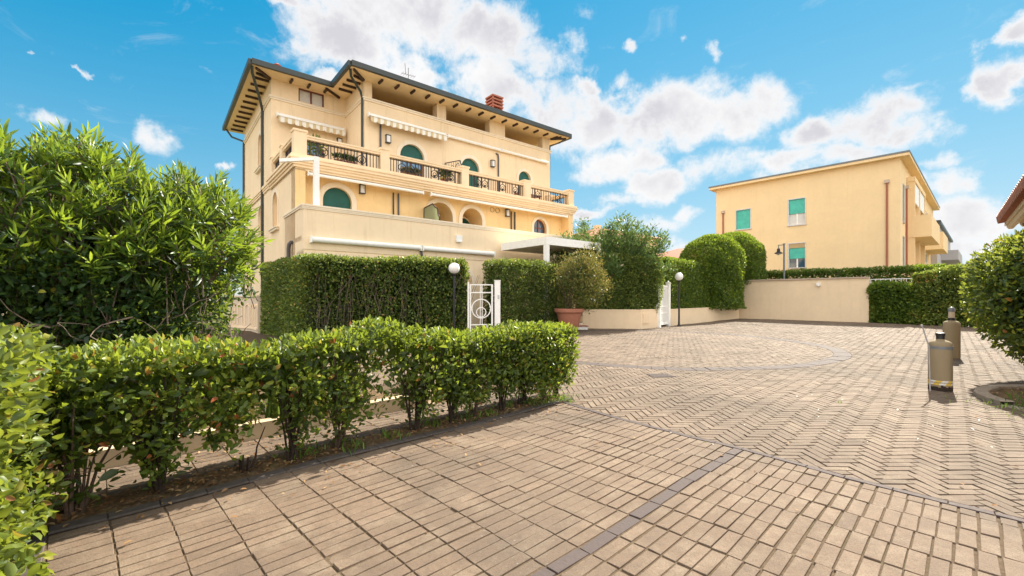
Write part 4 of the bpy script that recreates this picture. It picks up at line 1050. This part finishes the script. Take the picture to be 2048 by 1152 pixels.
# tiled porch roof at the right edge
pr=thing('tiled_porch','terracotta tiled porch roof with cream soffit entering the picture at its right edge','porch',(11.2,9.95,-.2),0)
eu=Vector((-.70,-.71,0)); ev=Vector((.71,-.70,.16)); base=Vector((0,0,3.22))
q=MB(); q.poly([base,base+eu*7,base+eu*7+ev*4,base+ev*4],(0,0,.10)); rf=q.build('soffit',M['soffit_tile'],pr)
q=MB()
for k in range(36):
    a=base+eu*(.1+k*.195)+Vector((0,0,.17)); q.tube([a-ev*.12,a+ev*4],[.095,.095],8)
    q2=a+eu*.097+Vector((0,0,-.02))
q.build('roof_tile',M['terracotta'],rf,True)
q=MB(); 
for k in range(20): a=base+ev*(.1+k*.2); q.tube([a-eu*.06+Vector((0,0,-.02)),a+eu*7+Vector((0,0,-.02))],.07,6)
q.build('soffit_tile',M['soffit_tile'],rf,True)
q=MB(); a=base+ev*1.6; b=a+eu*7; q.poly([(a.x,a.y,-.1),(b.x,b.y,-.1),(b.x+.15,b.y-.15,-.1),(a.x+.15,a.y-.15,-.1)],(0,0,3.45)); q.build('wall',M['trim'],pr)
# ------------------------------------------------------------------ hedges, shrubs, plants
def hedge_box(root,o,ux,L,W,H,z0,n,size,aspect,mat,seed,**k):
    rg=np.random.default_rng(seed); rnd=k.pop('rnd',.25); bottom=k.pop('bottom',False); kw=dict(depth=.07,name='foliage'); kw.update(k)
    P,Nn=box_shell(n,L,W,H,z0,rnd,rg,bottom); P=xf(P,(0,0),ux); Nn=xf(Nn,(0,0),ux); P[:,0]+=o[0]-root.location.x; P[:,1]+=o[1]-root.location.y
    return foliage_from(P,Nn,parent=root,mat=mat,rng=rg,size=size,aspect=aspect,seed=seed,**kw)
def dome_shell(n,c,ra,rb,zc,h,z0,rot,rng):
    P=[];Nn=[]
    nw=int(n*.55); a=rng.uniform(0,2*math.pi,nw); z=rng.uniform(z0,zc,nw); p=np.stack([ra*np.cos(a),rb*np.sin(a),z],1); q=np.stack([np.cos(a)/ra,np.sin(a)/rb,0*a],1); P.append(p);Nn.append(nrm(q))
    d=nrm(rng.normal(size=(n-nw,3))); d[:,2]=np.abs(d[:,2]); p=d*np.array([ra,rb,h])+np.array([0,0,zc]); P.append(p); Nn.append(nrm(d/np.array([ra,rb,h])))
    P=np.concatenate(P);Nn=np.concatenate(Nn); ca,sa=math.cos(rot),math.sin(rot); Rm=np.array([[ca,sa,0],[-sa,ca,0],[0,0,1]]); P=P@Rm; Nn=Nn@Rm; P[:,0]+=c[0];P[:,1]+=c[1]; return P,Nn
def stems(root,base,n,h,spread,r,mat,seed,name='stem',top=None,k=5,parent=None):
    rg=random.Random(seed); q=MB()
    for i in range(n):
        a=rg.uniform(0,6.28); b=rg.uniform(.25,1)*spread; hh=h*rg.uniform(.7,1.1); pts=[]; bx,by=rg.gauss(0,.025),rg.gauss(0,.025)
        for j in range(k+1):
            f=j/k; pts.append((base[0]+bx+math.cos(a)*b*f**1.3+rg.gauss(0,.012)*f,base[1]+by+math.sin(a)*b*f**1.3+rg.gauss(0,.012)*f,base[2]+hh*f))
        r0=r*rg.uniform(.6,1.2); q.tube(pts,[r0*(1-.65*j/k) for j in range(k+1)],6)
        for s_ in range(2):
            j=rg.randint(2,k); p=pts[j]; e=(p[0]+rg.gauss(0,.10),p[1]+rg.gauss(0,.10),p[2]+rg.uniform(.05,.2)); q.tube([p,e],[r0*.4,r0*.2],5)
    return q.build(name,mat,root,True,False)
# 1. low hedge along the paving strip
H=thing('low_hedge','low clipped hedge with bare stems running along the paving edge','hedge',(*KP(2.5,.27),0)); hx,hy=H.location.x,H.location.y
rg=np.random.default_rng(11)
def local_low(P): 
    Q=np.zeros_like(P); Q[:,0]=K0[0]+u[0]*P[:,0]+n_[0]*P[:,1]-hx; Q[:,1]=K0[1]+u[1]*P[:,0]+n_[1]*P[:,1]-hy; Q[:,2]=P[:,2]; return Q
n=31000; P,Nn=box_shell(n,5.25,.64,.785,.17,.12,rg,True); P[:,0]-=.15; P[:,1]-=.03
# irregular lower edge: fewer leaves low down, fewer still between plants
ss=np.array([.11,.54,1.45,1.84,2.66,3.11,3.43,3.87,4.27,4.66,4.9]); dd=np.min(np.abs(P[:,0:1]-ss[None,:]),axis=1)
edge=.34+.11*np.sin(P[:,0]*5.1+1)+.10*np.sin(P[:,0]*11.+.3)-np.where(P[:,0]>2.9,.12,0)-np.clip(.14-dd,0,.14)*2.2
keep=rg.random(n)<np.clip((P[:,2]-edge)/.16+.12,.0,1)
gap=np.exp(-((P[:,0]-2.2)/.28)**2)*(P[:,2]<.88); keep&=rg.random(n)>gap*.72
top=P[:,2]>.8; P[:,2]+=np.where(top,.02+.03*np.sin(P[:,0]*3.3)+.02*np.sin(P[:,0]*9),0)+.03*(P[:,0]/5)+np.where(top,.09*np.exp(-((P[:,0]-1.8)/1.3)**2),0)
P=P[keep];Nn=Nn[keep]; nf=len(P)
P=local_low(P); Nn2=np.zeros_like(Nn); Nn2[:,0]=u[0]*Nn[:,0]+n_[0]*Nn[:,1]; Nn2[:,1]=u[1]*Nn[:,0]+n_[1]*Nn[:,1]; Nn2[:,2]=Nn[:,2]
foliage_from(P,Nn2,'foliage',M['l_near'],H,rg,.060,.5,.065,.045,.9,5,.45,.55,.75,True,-.04,.32,.25,.025,.022)
for i,s in enumerate(ss):
    b=KP(s,.27); k=7 if i in (1,4,0) else 5
    stems(H,(b[0]-hx,b[1]-hy,0),k+3,.82,.32,.012,M['darkbark'] if i%3 else M['bark'],100+i)
    # low sprouts
    m_=110 if i in (0,2,3) else 75; pp=np.stack([rg.normal(0,.13,m_),rg.normal(0,.08,m_),rg.uniform(.04,.55,m_)],1); pp[:,:2]*=(.45+pp[:,2:3]*1.6); pp[:,0]+=b[0]-hx; pp[:,1]+=b[1]-hy
    leaf_mesh('foliage',pp,nrm(rg.normal(size=(m_,3))*np.array([1,1,.4])),rg.uniform(.045,.075,m_),.45,np.clip(rg.normal(.35,.16,m_),0,.9),M['l_near'],H,rg,True)
# 2. brighter hedge at the left edge (turns towards the viewer)
C=thing('corner_hedge','bright yellow green hedge nearest the viewer at the left edge of the paving','hedge',(*(K0-u*.45+v*.3),0))
hedge_box(C,K0+v*1.25-u*.0,-v,1.75,.95,1.05,.14,15000,.056,.55,M['l_corner'],21,rnd=.14,bottom=True,depth=.085,lumpa=.08,lumpf=.9,fine=True,up=.25,out=.6,rand=.95,tbias=.0,young=.35,inner=.3,dead=.03)
for t_ in (-.3,.1,.5,.9): b=K0+v*t_-u*.4; stems(C,(b[0]-C.location.x,b[1]-C.location.y,0),5,.9,.3,.013,M['darkbark'],int(200+t_*10))
# 3. oleander hedge behind the kerb wall
O=thing('oleander_hedge','big oleander hedge with long narrow leaves behind the low hedge','oleander',(*KP(0,2.3),0)); ox,oy=O.location.x,O.location.y
rg=np.random.default_rng(31)
sh=[];
def ole_pt(s,o,z): p=KP(s,o); return (p[0]-ox,p[1]-oy,z)
tips=[];dirs=[]
while len(tips)<1250:
    s=rg.uniform(-2.4,1.47); f=rg.random()
    # envelope: top height falls to the right end, front bulges
    ht=2.76-.16*np.clip(s,0,2)+.05*math.sin(s*3.1+1)+.07*math.sin(s*7.3); rr=.72*min(1,(1.53-s)/.35+.25)
    th=rg.uniform(-.2,math.pi*1.0); rad=rg.uniform(.62,1.05)
    zc=1.75; o=2.35-math.cos(th)*rr*rad*1.05; z=zc+math.sin(th)*(ht-zc)*rad
    if z<1.15: continue
    if rg.random()<.25: o=2.35+rg.uniform(-.6,.6); z=rg.uniform(1.3,ht-.2)
    e=(1 if s>1.1 else 0)*rg.random()
    d=u*(rg.normal(0,.30)+e*.9)+(-n_)*(math.cos(th)*.75+rg.normal(0,.25)); d3=np.array([d[0],d[1],.55+math.sin(th)*.7+rg.normal(0,.25)])
    tips.append(ole_pt(s,o,z)); dirs.append(d3/np.linalg.norm(d3))
tips=np.array(tips);dirs=np.array(dirs); Pn=[];Dn=[];Sz=[];Tn=[]
for p,d in zip(tips,dirs):
    k=int(rg.integers(11,19)); ln=rg.uniform(.12,.26); ax=np.cross(d,[0.3,.2,.9]); ax/=np.linalg.norm(ax); ay=np.cross(d,ax); t0=rg.normal(.34,.17)
    for i in range(k):
        f=i/(k-1); a=i*2.4+rg.normal(0,.3); op=1.15-.80*f
        Pn.append(p+d*ln*f); dd_=d*math.cos(op)+(ax*math.cos(a)+ay*math.sin(a))*math.sin(op); dd_[2]-=.10*(1-f); Dn.append(dd_); Sz.append(rg.uniform(.14,.21)*(1-.3*f)); Tn.append(t0+.42*f**2+rg.normal(0,.07))
leaf_mesh('foliage',np.array(Pn),nrm(np.array(Dn)),np.array(Sz),.165,np.array(Tn),M['l_oleander'],O,rg,True,.14,.16)
q=MB(); rr_=random.Random(3)
for p,d in zip(tips[::2],dirs[::2]): q.tube([p-d*.35+np.array([0,0,-.12]),p-d*.1,p+d*.2],[.008,.006,.004],5)
q.build('shoot',M['twig'],O,True,False)
q=MB()
for i in range(60):
    s=rr_.uniform(-2.3,1.2); o=rr_.uniform(1.62,2.6); b=Vector(ole_pt(s,o,0)); pts=[b]; d=Vector((rr_.gauss(0,.25),rr_.gauss(0,.25),1)); r0=rr_.uniform(.006,.015)
    for j in range(9):
        d=(d+Vector((rr_.gauss(0,.42),rr_.gauss(0,.42),rr_.gauss(0,.25)))).normalized(); d.z=max(d.z,.1); pts.append(pts[-1]+d*rr_.uniform(.12,.22))
    q.tube(pts,[r0*(1-.08*j) for j in range(10)],6,False)
    for j in (2,3,4,5,6,7):
        e=pts[j]; dd_=Vector((rr_.gauss(0,1),rr_.gauss(0,1),rr_.uniform(.0,.9))).normalized(); m1=e+dd_*rr_.uniform(.12,.25); q.tube([e,m1,m1+Vector((rr_.gauss(0,.1),rr_.gauss(0,.1),rr_.uniform(.02,.2)))],[r0*.5,r0*.35,r0*.2],5,False)
for i in range(190):
    s=rr_.uniform(-2.3,1.4); o=rr_.uniform(1.45,1.85); p=Vector(ole_pt(s,o,rr_.uniform(.15,1.25))); d=Vector((rr_.gauss(0,1),rr_.gauss(0,1),rr_.gauss(.3,.6))).normalized(); pts=[p]; r0=rr_.uniform(.003,.007)
    for j in range(6): d=(d+Vector((rr_.gauss(0,.45),rr_.gauss(0,.45),rr_.gauss(0,.4)))).normalized(); pts.append(pts[-1]+d*rr_.uniform(.05,.12))
    q.tube(pts,[r0*(1-.1*j) for j in range(7)],5,False)
q.build('branch',M['twig'],O,True,False)
# undergrowth below the oleander canopy
m_=21000; s=rg.uniform(-2.4,1.5,m_); z=rg.random(m_)**1.1*1.75+.05; o=1.62+rg.exponential(.28,m_)+.12*np.sin(s*4+z*3); base=K0[None,:]+s[:,None]*u+o[:,None]*n_
PP=np.stack([base[:,0]-ox,base[:,1]-oy,z],1); msk=(lump(PP,9,.55)+rg.normal(0,.28,m_)>-.08)&(s<1.02+.3*z+.1*np.sin(z*9)); PP=PP[msk]
ND=np.tile(np.array([-n_[0],-n_[1],.5]),(len(PP),1)); leaf_mesh('undergrowth',PP,nrm(ND+rg.normal(size=PP.shape)*.8),rg.uniform(.045,.085,len(PP)),.5,np.clip(rg.normal(.36,.18,len(PP))+ (rg.random(len(PP))<.05)*.3,0,1),M['l_under'],O,rg,True)
# dense leafy back of the hedge
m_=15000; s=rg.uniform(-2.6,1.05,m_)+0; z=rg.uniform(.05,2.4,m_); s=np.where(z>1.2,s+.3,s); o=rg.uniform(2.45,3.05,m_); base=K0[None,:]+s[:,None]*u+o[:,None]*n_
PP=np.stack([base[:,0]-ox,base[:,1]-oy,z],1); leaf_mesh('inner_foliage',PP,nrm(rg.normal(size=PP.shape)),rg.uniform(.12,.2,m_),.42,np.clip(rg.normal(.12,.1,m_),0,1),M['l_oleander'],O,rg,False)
# kerb wall, strap leaved plants
kw=thing('kerb_wall','low cream kerb wall of the planter behind the low hedge','kerb wall',(*KP(0,1.1),0)); q=MB()
for a,b in ((-3.2,3.35),):
    A_,B_=KP(a,1.1),KP(b,1.1); A2,B2=KP(a,1.22),KP(b,1.22); q.poly([(p[0]-kw.location.x,p[1]-kw.location.y,-.05) for p in (A_,B_,B2,A2)],(0,0,.21))
pts=[KP(3.35,1.1),KP(3.62,1.22),KP(3.78,1.5),KP(3.82,2.4)]; pt2=[KP(3.35,1.22),KP(3.53,1.31),KP(3.65,1.55),KP(3.69,2.4)]
for i in range(3): q.poly([(p[0]-kw.location.x,p[1]-kw.location.y,-.05) for p in (pts[i],pts[i+1],pt2[i+1],pt2[i])],(0,0,.21))
q.build('wall',M['kerbwall'],kw)
def strap(x,y,label,n,h,seed):
    t=thing('strap_leaf_plant',label,'plant',(x,y,.03),0,'strap leaved plants behind the kerb wall'); rg_=random.Random(seed); q=MB()
    for i in range(n):
        a=rg_.uniform(0,6.28); l=h*rg_.uniform(.6,1.1); lean=rg_.uniform(.1,.55); w_=rg_.uniform(.012,.02); q.tint=min(.95,max(0,rg_.gauss(.5,.22))); bx,by=rg_.gauss(0,.05),rg_.gauss(0,.05); sx,sy=-math.sin(a),math.cos(a); vs=[]
        for j in range(6):
            f=j/5; r_=l*lean*f**1.6; z=l*(f-.25*lean*f**3); ww=w_*(1-f**2.2)+.001; cx,cy=bx+math.cos(a)*r_,by+math.sin(a)*r_
            vs+=[(cx+sx*ww,cy+sy*ww,z),(cx-sx*ww,cy-sy*ww,z)]
        q.add(vs,[(2*j,2*j+1,2*j+3,2*j+2) for j in range(5)])
    q.build('leaf',M['l_strap'],t,False,False)
for i,(s,o,lb) in enumerate(((.75,1.42,'strap leaved plant furthest left behind the cream kerb wall'),(1.25,1.40,'strap leaved plant second from the left behind the cream kerb wall'),(1.62,1.36,'bright strap leaved plant third from the left behind the kerb wall'),(2.0,1.44,'strap leaved plant fourth from the left behind the kerb wall'),(2.45,1.40,'strap leaved plant furthest right behind the cream kerb wall'))):
    p=KP(s,o); strap(p[0],p[1],lb,48,.62,40+i)
b=KP(1.06,.25); t=thing('cut_stump','small black cut stems sticking up from the planting strip','stump',(b[0],b[1],0)); q=MB()
for dx,dy,h in ((0,0,.14),(.03,.01,.12),(-.03,.02,.10),(.05,-.01,.10)): q.tube([(dx,dy,0),(dx*1.2,dy,h)],[.012,.009],6)
q.tube([(.05,0,0),(.09,.02,.12),(.10,.02,.2),(.16,.03,.36)],[.011,.009,.007,.004],6); q.build('stem',M['darkbark'],t)

# 4. tall clipped hedge before the villa (two runs meeting in a rounded corner)
T=thing('tall_hedge','tall clipped hedge with rounded corner before the villa, left of the circle gate','hedge',(-5,15,0))
kw_=dict(depth=.07,lumpa=.07,lumpf=.35,up=.35,out=.6,rand=.8,tbias=-.06,young=.34,inner=.45,dead=.015)
rg=np.random.default_rng(41)
P1,N1=box_shell(60000,5.55,1.1,2.78,0,.32,rg); P1=xf(P1,(-6.72,13.85),(5.16,1.9)); N1=xf(N1,(0,0),(5.16,1.9))
P2,N2=box_shell(38000,4.9,.95,2.78,0,.32,rg); P2=xf(P2,(-10.05,17.45),(.68,-.73)); N2=xf(N2,(0,0),(.68,-.73))
P=np.concatenate([P1,P2]);Nn=np.concatenate([N1,N2]); P[:,0]+=5;P[:,1]-=15
# thin, grey-twigged patch in the lower left of the front face
bare=np.exp(-((P[:,0]+5-(-5)+1.3)/.9)**2)*np.clip(1.4-P[:,2],0,1); k_=rg.random(len(P))>bare*.65; P=P[k_];Nn=Nn[k_]
foliage_from(P,Nn,'foliage',M['l_hedge'],T,rg,.095,.58,**{k:v_ for k,v_ in kw_.items()},seed=8)
q=MB(); rr_=random.Random(8)
for i in range(60):
    f=rr_.random(); x=-6.6+5.0*f+5; y=13.95+1.85*f-15; q.tube([(x,y+.15,0),(x+rr_.gauss(0,.15),y+.05,1.0),(x+rr_.gauss(0,.3),y+.1,2.2)],[.015,.01,.005],5)
q.build('branch',M['twig'],T,True,False)
q=MB()
for k in range(9): 
    f=.02+k*.028; x=-6.72+5.16*f+5+.02; y=13.85+1.9*f-15+.10; q.tube([(x,y,.2),(x,y,1.15)],.004,4)
for k in range(6):
    z=.25+k*.18; q.tube([(-6.62+5,13.99-15,z),(-5.4+5,14.44-15,z)],.004,4)
q.build('wire_mesh',M['pipe'],T)
# 5. hedge right of the circle gate
T2=thing('tall_hedge','tall clipped hedge between the circle gate and the large terracotta pot','hedge',(1,17.3,0))
hedge_box(T2,(-.35,15.85),(2.95,3.1),4.5,1.2,2.85,0,34000,.075,.55,M['l_hedge'],51,rnd=.25,**kw_)
# 6. ivy hedge over the low wall and the loose tall shrub growing through it
T3=thing('ivy_hedge','dense dark green hedge hanging over the low wall left of the slatted gate','hedge',(5,20.5,0))
hedge_box(T3,(3.3,19.72),(3.5,.55),3.75,1.5,2.75,.62,36000,.085,.6,M['l_hedge'],61,rnd=.4,bottom=True,depth=.10,lumpa=.16,lumpf=.30,up=.2,out=.6,rand=.8,tbias=.05,young=.25,inner=.35,dead=.015)
def loose_shrub(name,label,cat,x,y,nst,h0,h1,sp,mat,seed,leaf,lsz,asp,per=60,tipr=.45,tb=.4):
    t=thing(name,label,cat,(x,y,0)); rr=random.Random(seed); rg=np.random.default_rng(seed); q=MB(); Pn=[];Dn=[];Tt=[]
    for i in range(nst):
        a=rr.uniform(0,6.28); b=sp*math.sqrt(rr.random()); h=rr.uniform(h0,h1)*(1-.25*(b/sp)**2); pts=[]
        for j in range(8): f=j/7; pts.append(Vector((math.cos(a)*b*f**1.2*1.0+rr.gauss(0,.04),math.sin(a)*b*f**1.2*.7+rr.gauss(0,.04),h*f)))
        q.tube(pts,[.03*(1-.85*j/7)+.004 for j in range(8)],6,False)
        for k in range(per):
            f=rr.uniform(.42,1)**.8; j=min(6,int(f*7)); p=pts[j].lerp(pts[j+1],f*7-j); d=Vector((rr.gauss(0,1),rr.gauss(0,1),rr.gauss(.4,.6))).normalized(); r_=tipr*rr.random()*(1.15-f*.75); p=p+d*r_
            Pn.append(p); Dn.append(d+Vector((0,0,.4))); Tt.append(tb+rr.gauss(0,.17)+(.5 if rr.random()<.012 else 0))
    q.build('branch',M['bark'],t,True,False); leaf_mesh('foliage',np.array(Pn),nrm(np.array(Dn)),rg.uniform(.7,1.25,len(Pn))*lsz,asp,np.array(Tt),leaf,t,rg,False); return t
loose_shrub('tall_shrub','tall airy shrub rising above the hedge left of the slatted gate','shrub',4.9,21.6,120,3.0,5.7,3.3,None,71,M['l_olive'],.16,.34,300,.75)
# 7. big pot with the reddish shrub
bp=thing('potted_shrub','large terracotta coloured pot with reddish flowering shrub before the hedges','potted plant',(2.28,17.45,0)); q=MB()
q.lathe([(.30,0),(.34,.08),(.50,.78),(.53,.80),(.58,.82),(.59,.94),(.56,.96),(.50,.95),(.47,.85)],(0,0,0),36); q.build('pot',M['pot'],bp,True)
q=MB(); q.lathe([(.47,0.84),(.46,.86)],(0,0,0),20); q.build('potting_soil',M['soil'],bp)
rg=np.random.default_rng(81); P,Nn=sphere_shell(16000,(.42,.1,1.95),(1.12,.9,1.45),rg,.92); P+=rg.normal(size=P.shape)*.10; kk=rg.random(len(P))<np.clip(.35+.8*lump(P,17,.7)+.35,0.06,1); P=P[kk];Nn=Nn[kk]
foliage_from(P,Nn,'foliage',M['l_red'],bp,rg,.10,.30,.22,.30,.55,3,.6,.5,.9,False,.06,.4,.3,.03)
stems(bp,(0,0,.8),12,1.7,.6,.02,M['bark'],82)
# 8. hedge on the long wall and the two domes
T4=thing('tall_hedge','flat topped hedge on the low wall right behind the second globe lamp','hedge',(9.5,23.8,0))
hedge_box(T4,(7.75,21.75),(.72,.75),5.4,1.3,2.75,.72,30000,.085,.6,M['l_dome'],91,rnd=.25,bottom=True,depth=.08,lumpa=.10,lumpf=.3,up=.3,out=.6,rand=.8,tbias=.02,young=.3,inner=.35,dead=.03)
def dome(label,c,ra,rb,zc,h,z0,rot,n,seed,sz=.13):
    t=thing('domed_hedge',label,'hedge',(*c,0)); rg=np.random.default_rng(seed); P,Nn=dome_shell(n,(0,0),ra,rb,zc,h,z0,rot,rg); foliage_from(P,Nn,'foliage',M['l_dome'],t,rg,sz,.5,.13,.22,.30,seed,.5,.55,.9,False,.02,.4,.3,.005)
    stems(t,(0,0,0),9,zc+h*.4,ra*.6,.05,M['bark'],seed+1)
dome('nearer dome topped hedge clipped upright over the long low wall',(12.8,27.8),3.1,1.65,3.2,2.0,.72,R(45),46000,95)
dome('farther rounded hedge overhanging the left end of the high garden wall',(15.75,31.0),2.15,1.9,4.1,1.95,2.3,R(45),36000,97)
# 9. hedges beside and behind the garden wall
T5=thing('clipped_hedge','low bright hedge touching the right end of the high garden wall','hedge',(20.3,23.4,0))
hedge_box(T5,(19.7,24.35),(.50,-.87),2.6,1.3,2.2,0,20000,.13,.6,M['l_dome'],101,rnd=.45,depth=.14,lumpa=.28,lumpf=.35,up=.3,out=.6,rand=.8,tbias=.08,young=.3,inner=.3)
T6=thing('clipped_hedge','taller dark hedge between the bright low hedge and the round bush','hedge',(21.6,21,0))
hedge_box(T6,(20.6,22.9),(.42,-.91),5.5,1.5,2.85,0,34000,.13,.6,M['l_hedge'],103,rnd=.4,depth=.16,lumpa=.26,lumpf=.3,up=.3,out=.6,rand=.8,tbias=.10,young=.3,inner=.3)
T7=thing('clipped_hedge','long flat hedge strip behind the high garden wall, below the ochre building','hedge',(20,30,0))
hedge_box(T7,(16.6,31.6),(.68,-.73),10.5,.9,3.25,0,30000,.11,.6,M['l_dome'],105,rnd=.2,depth=.08,lumpa=.08,lumpf=.3,up=.4,out=.6,rand=.8,tbias=.04,young=.25,inner=.3)
fn=thing('fence','white railing fence showing over the low bright hedge','fence',(20.5,25.0,0)); q=MB(); fd=U2(.62,-.78)
for k in range(20): p=fd*(k*.22); q.box(p[0]-.012,p[0]+.012,p[1]-.012,p[1]+.012,.5,2.42)
e=fd*4.2; q.beam((0,0,2.43),(e[0],e[1],2.43),.04,.04); q.beam((0,0,.6),(e[0],e[1],.6),.04,.04); q.beam((0,0,2.2),(e[0],e[1],2.2),.03,.03); q.build('railing',M['white'],fn)
# 10. round bush at the right and its bed
Bu=thing('round_bush','big rounded glossy leaved bush at the right edge beside the bollards','bush',(9.1,6.95,0)); rg=np.random.default_rng(111)
P,Nn=sphere_shell(20000,(0,0,1.50),(1.42,1.32,1.32),rg,.28); foliage_from(P,Nn,'foliage',M['l_right'],Bu,rg,.088,.5,.12,.30,.40,12,.25,.6,.85,True,-.04,.5,.25,.012)
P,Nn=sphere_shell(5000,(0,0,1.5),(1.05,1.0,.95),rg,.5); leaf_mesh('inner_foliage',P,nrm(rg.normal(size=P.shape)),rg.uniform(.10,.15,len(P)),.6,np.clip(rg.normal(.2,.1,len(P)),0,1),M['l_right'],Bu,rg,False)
stems(Bu,(0,0,0),9,1.6,1.0,.035,M['darkbark'],112)
q=MB(); q.tube([(-.35,-.5,0),(-.55,-.55,.45),(-.78,-.5,.85),(-.95,-.42,1.15)],[.012,.010,.008,.005],6); q.tube([(-.62,-.53,.55),(-.85,-.75,.52),(-1.05,-.9,.50)],[.007,.005,.003],5); q.build('shoot',M['terracotta'],Bu,True,False)
m_=46; pp=np.array([-1.0,-.86,.52])+rg.normal(size=(m_,3))*np.array([.10,.08,.07]); leaf_mesh('foliage',pp,nrm(rg.normal(size=(m_,3))+np.array([0,0,-.5])),rg.uniform(.06,.09,m_),.5,np.clip(rg.normal(.3,.2,m_),0,1),M['l_right'],Bu,rg,True)
# bed: kerb ring of stones, soil
mb=MB(); k=34
for i in range(k):
    a0=2*math.pi*i/k;a1=2*math.pi*(i+1)/k
    e0=U2(math.cos(a0),math.sin(a0)*.95);e1=U2(math.cos(a1),math.sin(a1)*.95)
    hgt=.065 if .3<a0<2.9 else (.012)
    paver(mb,[BEDC+e0*(BEDR-.17),BEDC+e0*BEDR,BEDC+e1*BEDR,BEDC+e1*(BEDR-.17)],hgt,.012,gap=.004)
    vs=[]
    for rr_,z in ((BEDR-.165,-.05),(BEDR-.165,hgt-.011),(BEDR-.005,hgt-.011),(BEDR-.005,-.05)):
        for e in (e0,e1): p=BEDC+e*rr_; vs.append((p[0],p[1],z+ (wave(p[0],p[1]) if z>0 else 0)))
    mb.add(vs,[(0,1,3,2),(4,5,7,6)])
tag(mb.build('bed_kerb',plaster('bed_kerb_stone',(.30,.245,.19),.15,.4,.5),recalc=False),kind='structure')
mb=MB(); vs=[(BEDC[0],BEDC[1],.05)];fs=[];nr,na=10,48
for i in range(1,nr+1):
    for j in range(na): a=2*math.pi*j/na; r=(BEDR-.16)*i/nr; vs.append((BEDC[0]+r*math.cos(a),BEDC[1]+r*math.sin(a)*.95,.045-.03*(i/nr)+random.gauss(0,.008)))
for j in range(na): fs.append((0,1+j,1+(j+1)%na))
for i in range(nr-1):
    for j in range(na): a=1+i*na+j;b=1+i*na+(j+1)%na; fs.append((a,a+na,b+na,b))
mb.add(vs,fs); tag(mb.build('bed_soil',M['soil'],recalc=False),kind='structure')
# ground litter and weeds (uncountable)
rg=np.random.default_rng(121)
def litter(name,P,sz,mat,tint,flat=.85,asp=.45):
    n=len(P); D=rg.normal(size=(n,3))*np.array([1,1,.12]); return tag(leaf_mesh(name,P,nrm(D),sz,asp,tint,mat,None,rg,True,.18,.12,flat),kind='stuff')
Ps=[]
k=900; s=rg.uniform(-.1,4.95,k); o=rg.uniform(.11,.43,k); b=K0+s[:,None]*u+o[:,None]*n_; Ps.append(np.stack([b[:,0],b[:,1],rg.uniform(.015,.04,k)],1))
k=260; s=rg.uniform(-.5,4.9,k); o=rg.normal(-.15,.25,k); b=K0+s[:,None]*u+o[:,None]*n_; Ps.append(np.stack([b[:,0],b[:,1],np.full(k,.012)],1)[:120])
k=170; s=rg.uniform(.5,3.2,k); o=rg.uniform(.55,1.08,k); b=K0+s[:,None]*u+o[:,None]*n_; Ps.append(np.stack([b[:,0],b[:,1],np.full(k,.012)],1))
k=1100; a=rg.uniform(0,6.28,k); r=np.sqrt(rg.random(k))*1.25; Ps.append(np.stack([BEDC[0]+r*np.cos(a),BEDC[1]+r*np.sin(a),rg.uniform(.04,.065,k)],1))
k=260; Ps.append(np.stack([rg.uniform(-2.2,10,k),rg.uniform(2.3,12,k),np.full(k,.016)],1))
k=300; Ps.append(np.stack([rg.normal(11.2,1.5,k),rg.normal(10.5,1.6,k),np.full(k,.016)],1))
P=np.concatenate(Ps); litter('fallen_leaves',P,rg.uniform(.02,.055,len(P)),M['l_dry'],rg.random(len(P)))
k=80; P=np.stack([rg.normal(5.0,1.8,k),rg.normal(4.9,1.4,k),np.full(k,.016)],1); litter('pale_litter',P,rg.uniform(.010,.026,k)*rg.choice([.6,1,1.5],k),M['white'],rg.random(k))
def tuft(cx,cy,n,h,sp,name='grass',z=0):
    P=np.stack([rg.normal(cx,sp,n),rg.normal(cy,sp,n),np.full(n,z)],1); D=nrm(rg.normal(size=(n,3))*.45+np.array([0,0,1.])); return P,D,rg.uniform(.5,1.1,n)*h
TP=[tuft(6.35,4.7,360,.06,.32,z=.02),tuft(6.5,5.3,260,.07,.28,z=.02),tuft(7.0,5.0,260,.08,.4,z=.03),tuft(6.75,5.55,60,.16,.10,z=.04),tuft(7.2,5.7,60,.12,.16,z=.04),tuft(6.6,5.0,40,.08,.2,z=.04),tuft(.62,5.98,110,.09,.12),tuft(.35,5.72,60,.07,.1),tuft(4.33,5.77,18,.04,.03)]
for s in (1.6,1.95,2.35,2.9,3.3,3.6,4.0,4.4): p=KP(s,.25+rg.normal(0,.05)); TP.append(tuft(p[0],p[1],40,.09,.07))
for i in range(46): a,b_=rg.uniform(-1.5,6),rg.uniform(2.3,9); TP.append(tuft(a,b_,5,.022,.012))
P=np.concatenate([t[0] for t in TP]);D=np.concatenate([t[1] for t in TP]);S_=np.concatenate([t[2] for t in TP])
tag(leaf_mesh('weeds',P,D,S_,.16,np.clip(rg.normal(.6,.2,len(P)),0,1),M['l_strap'],None,rg,True,.1,.25),kind='stuff')
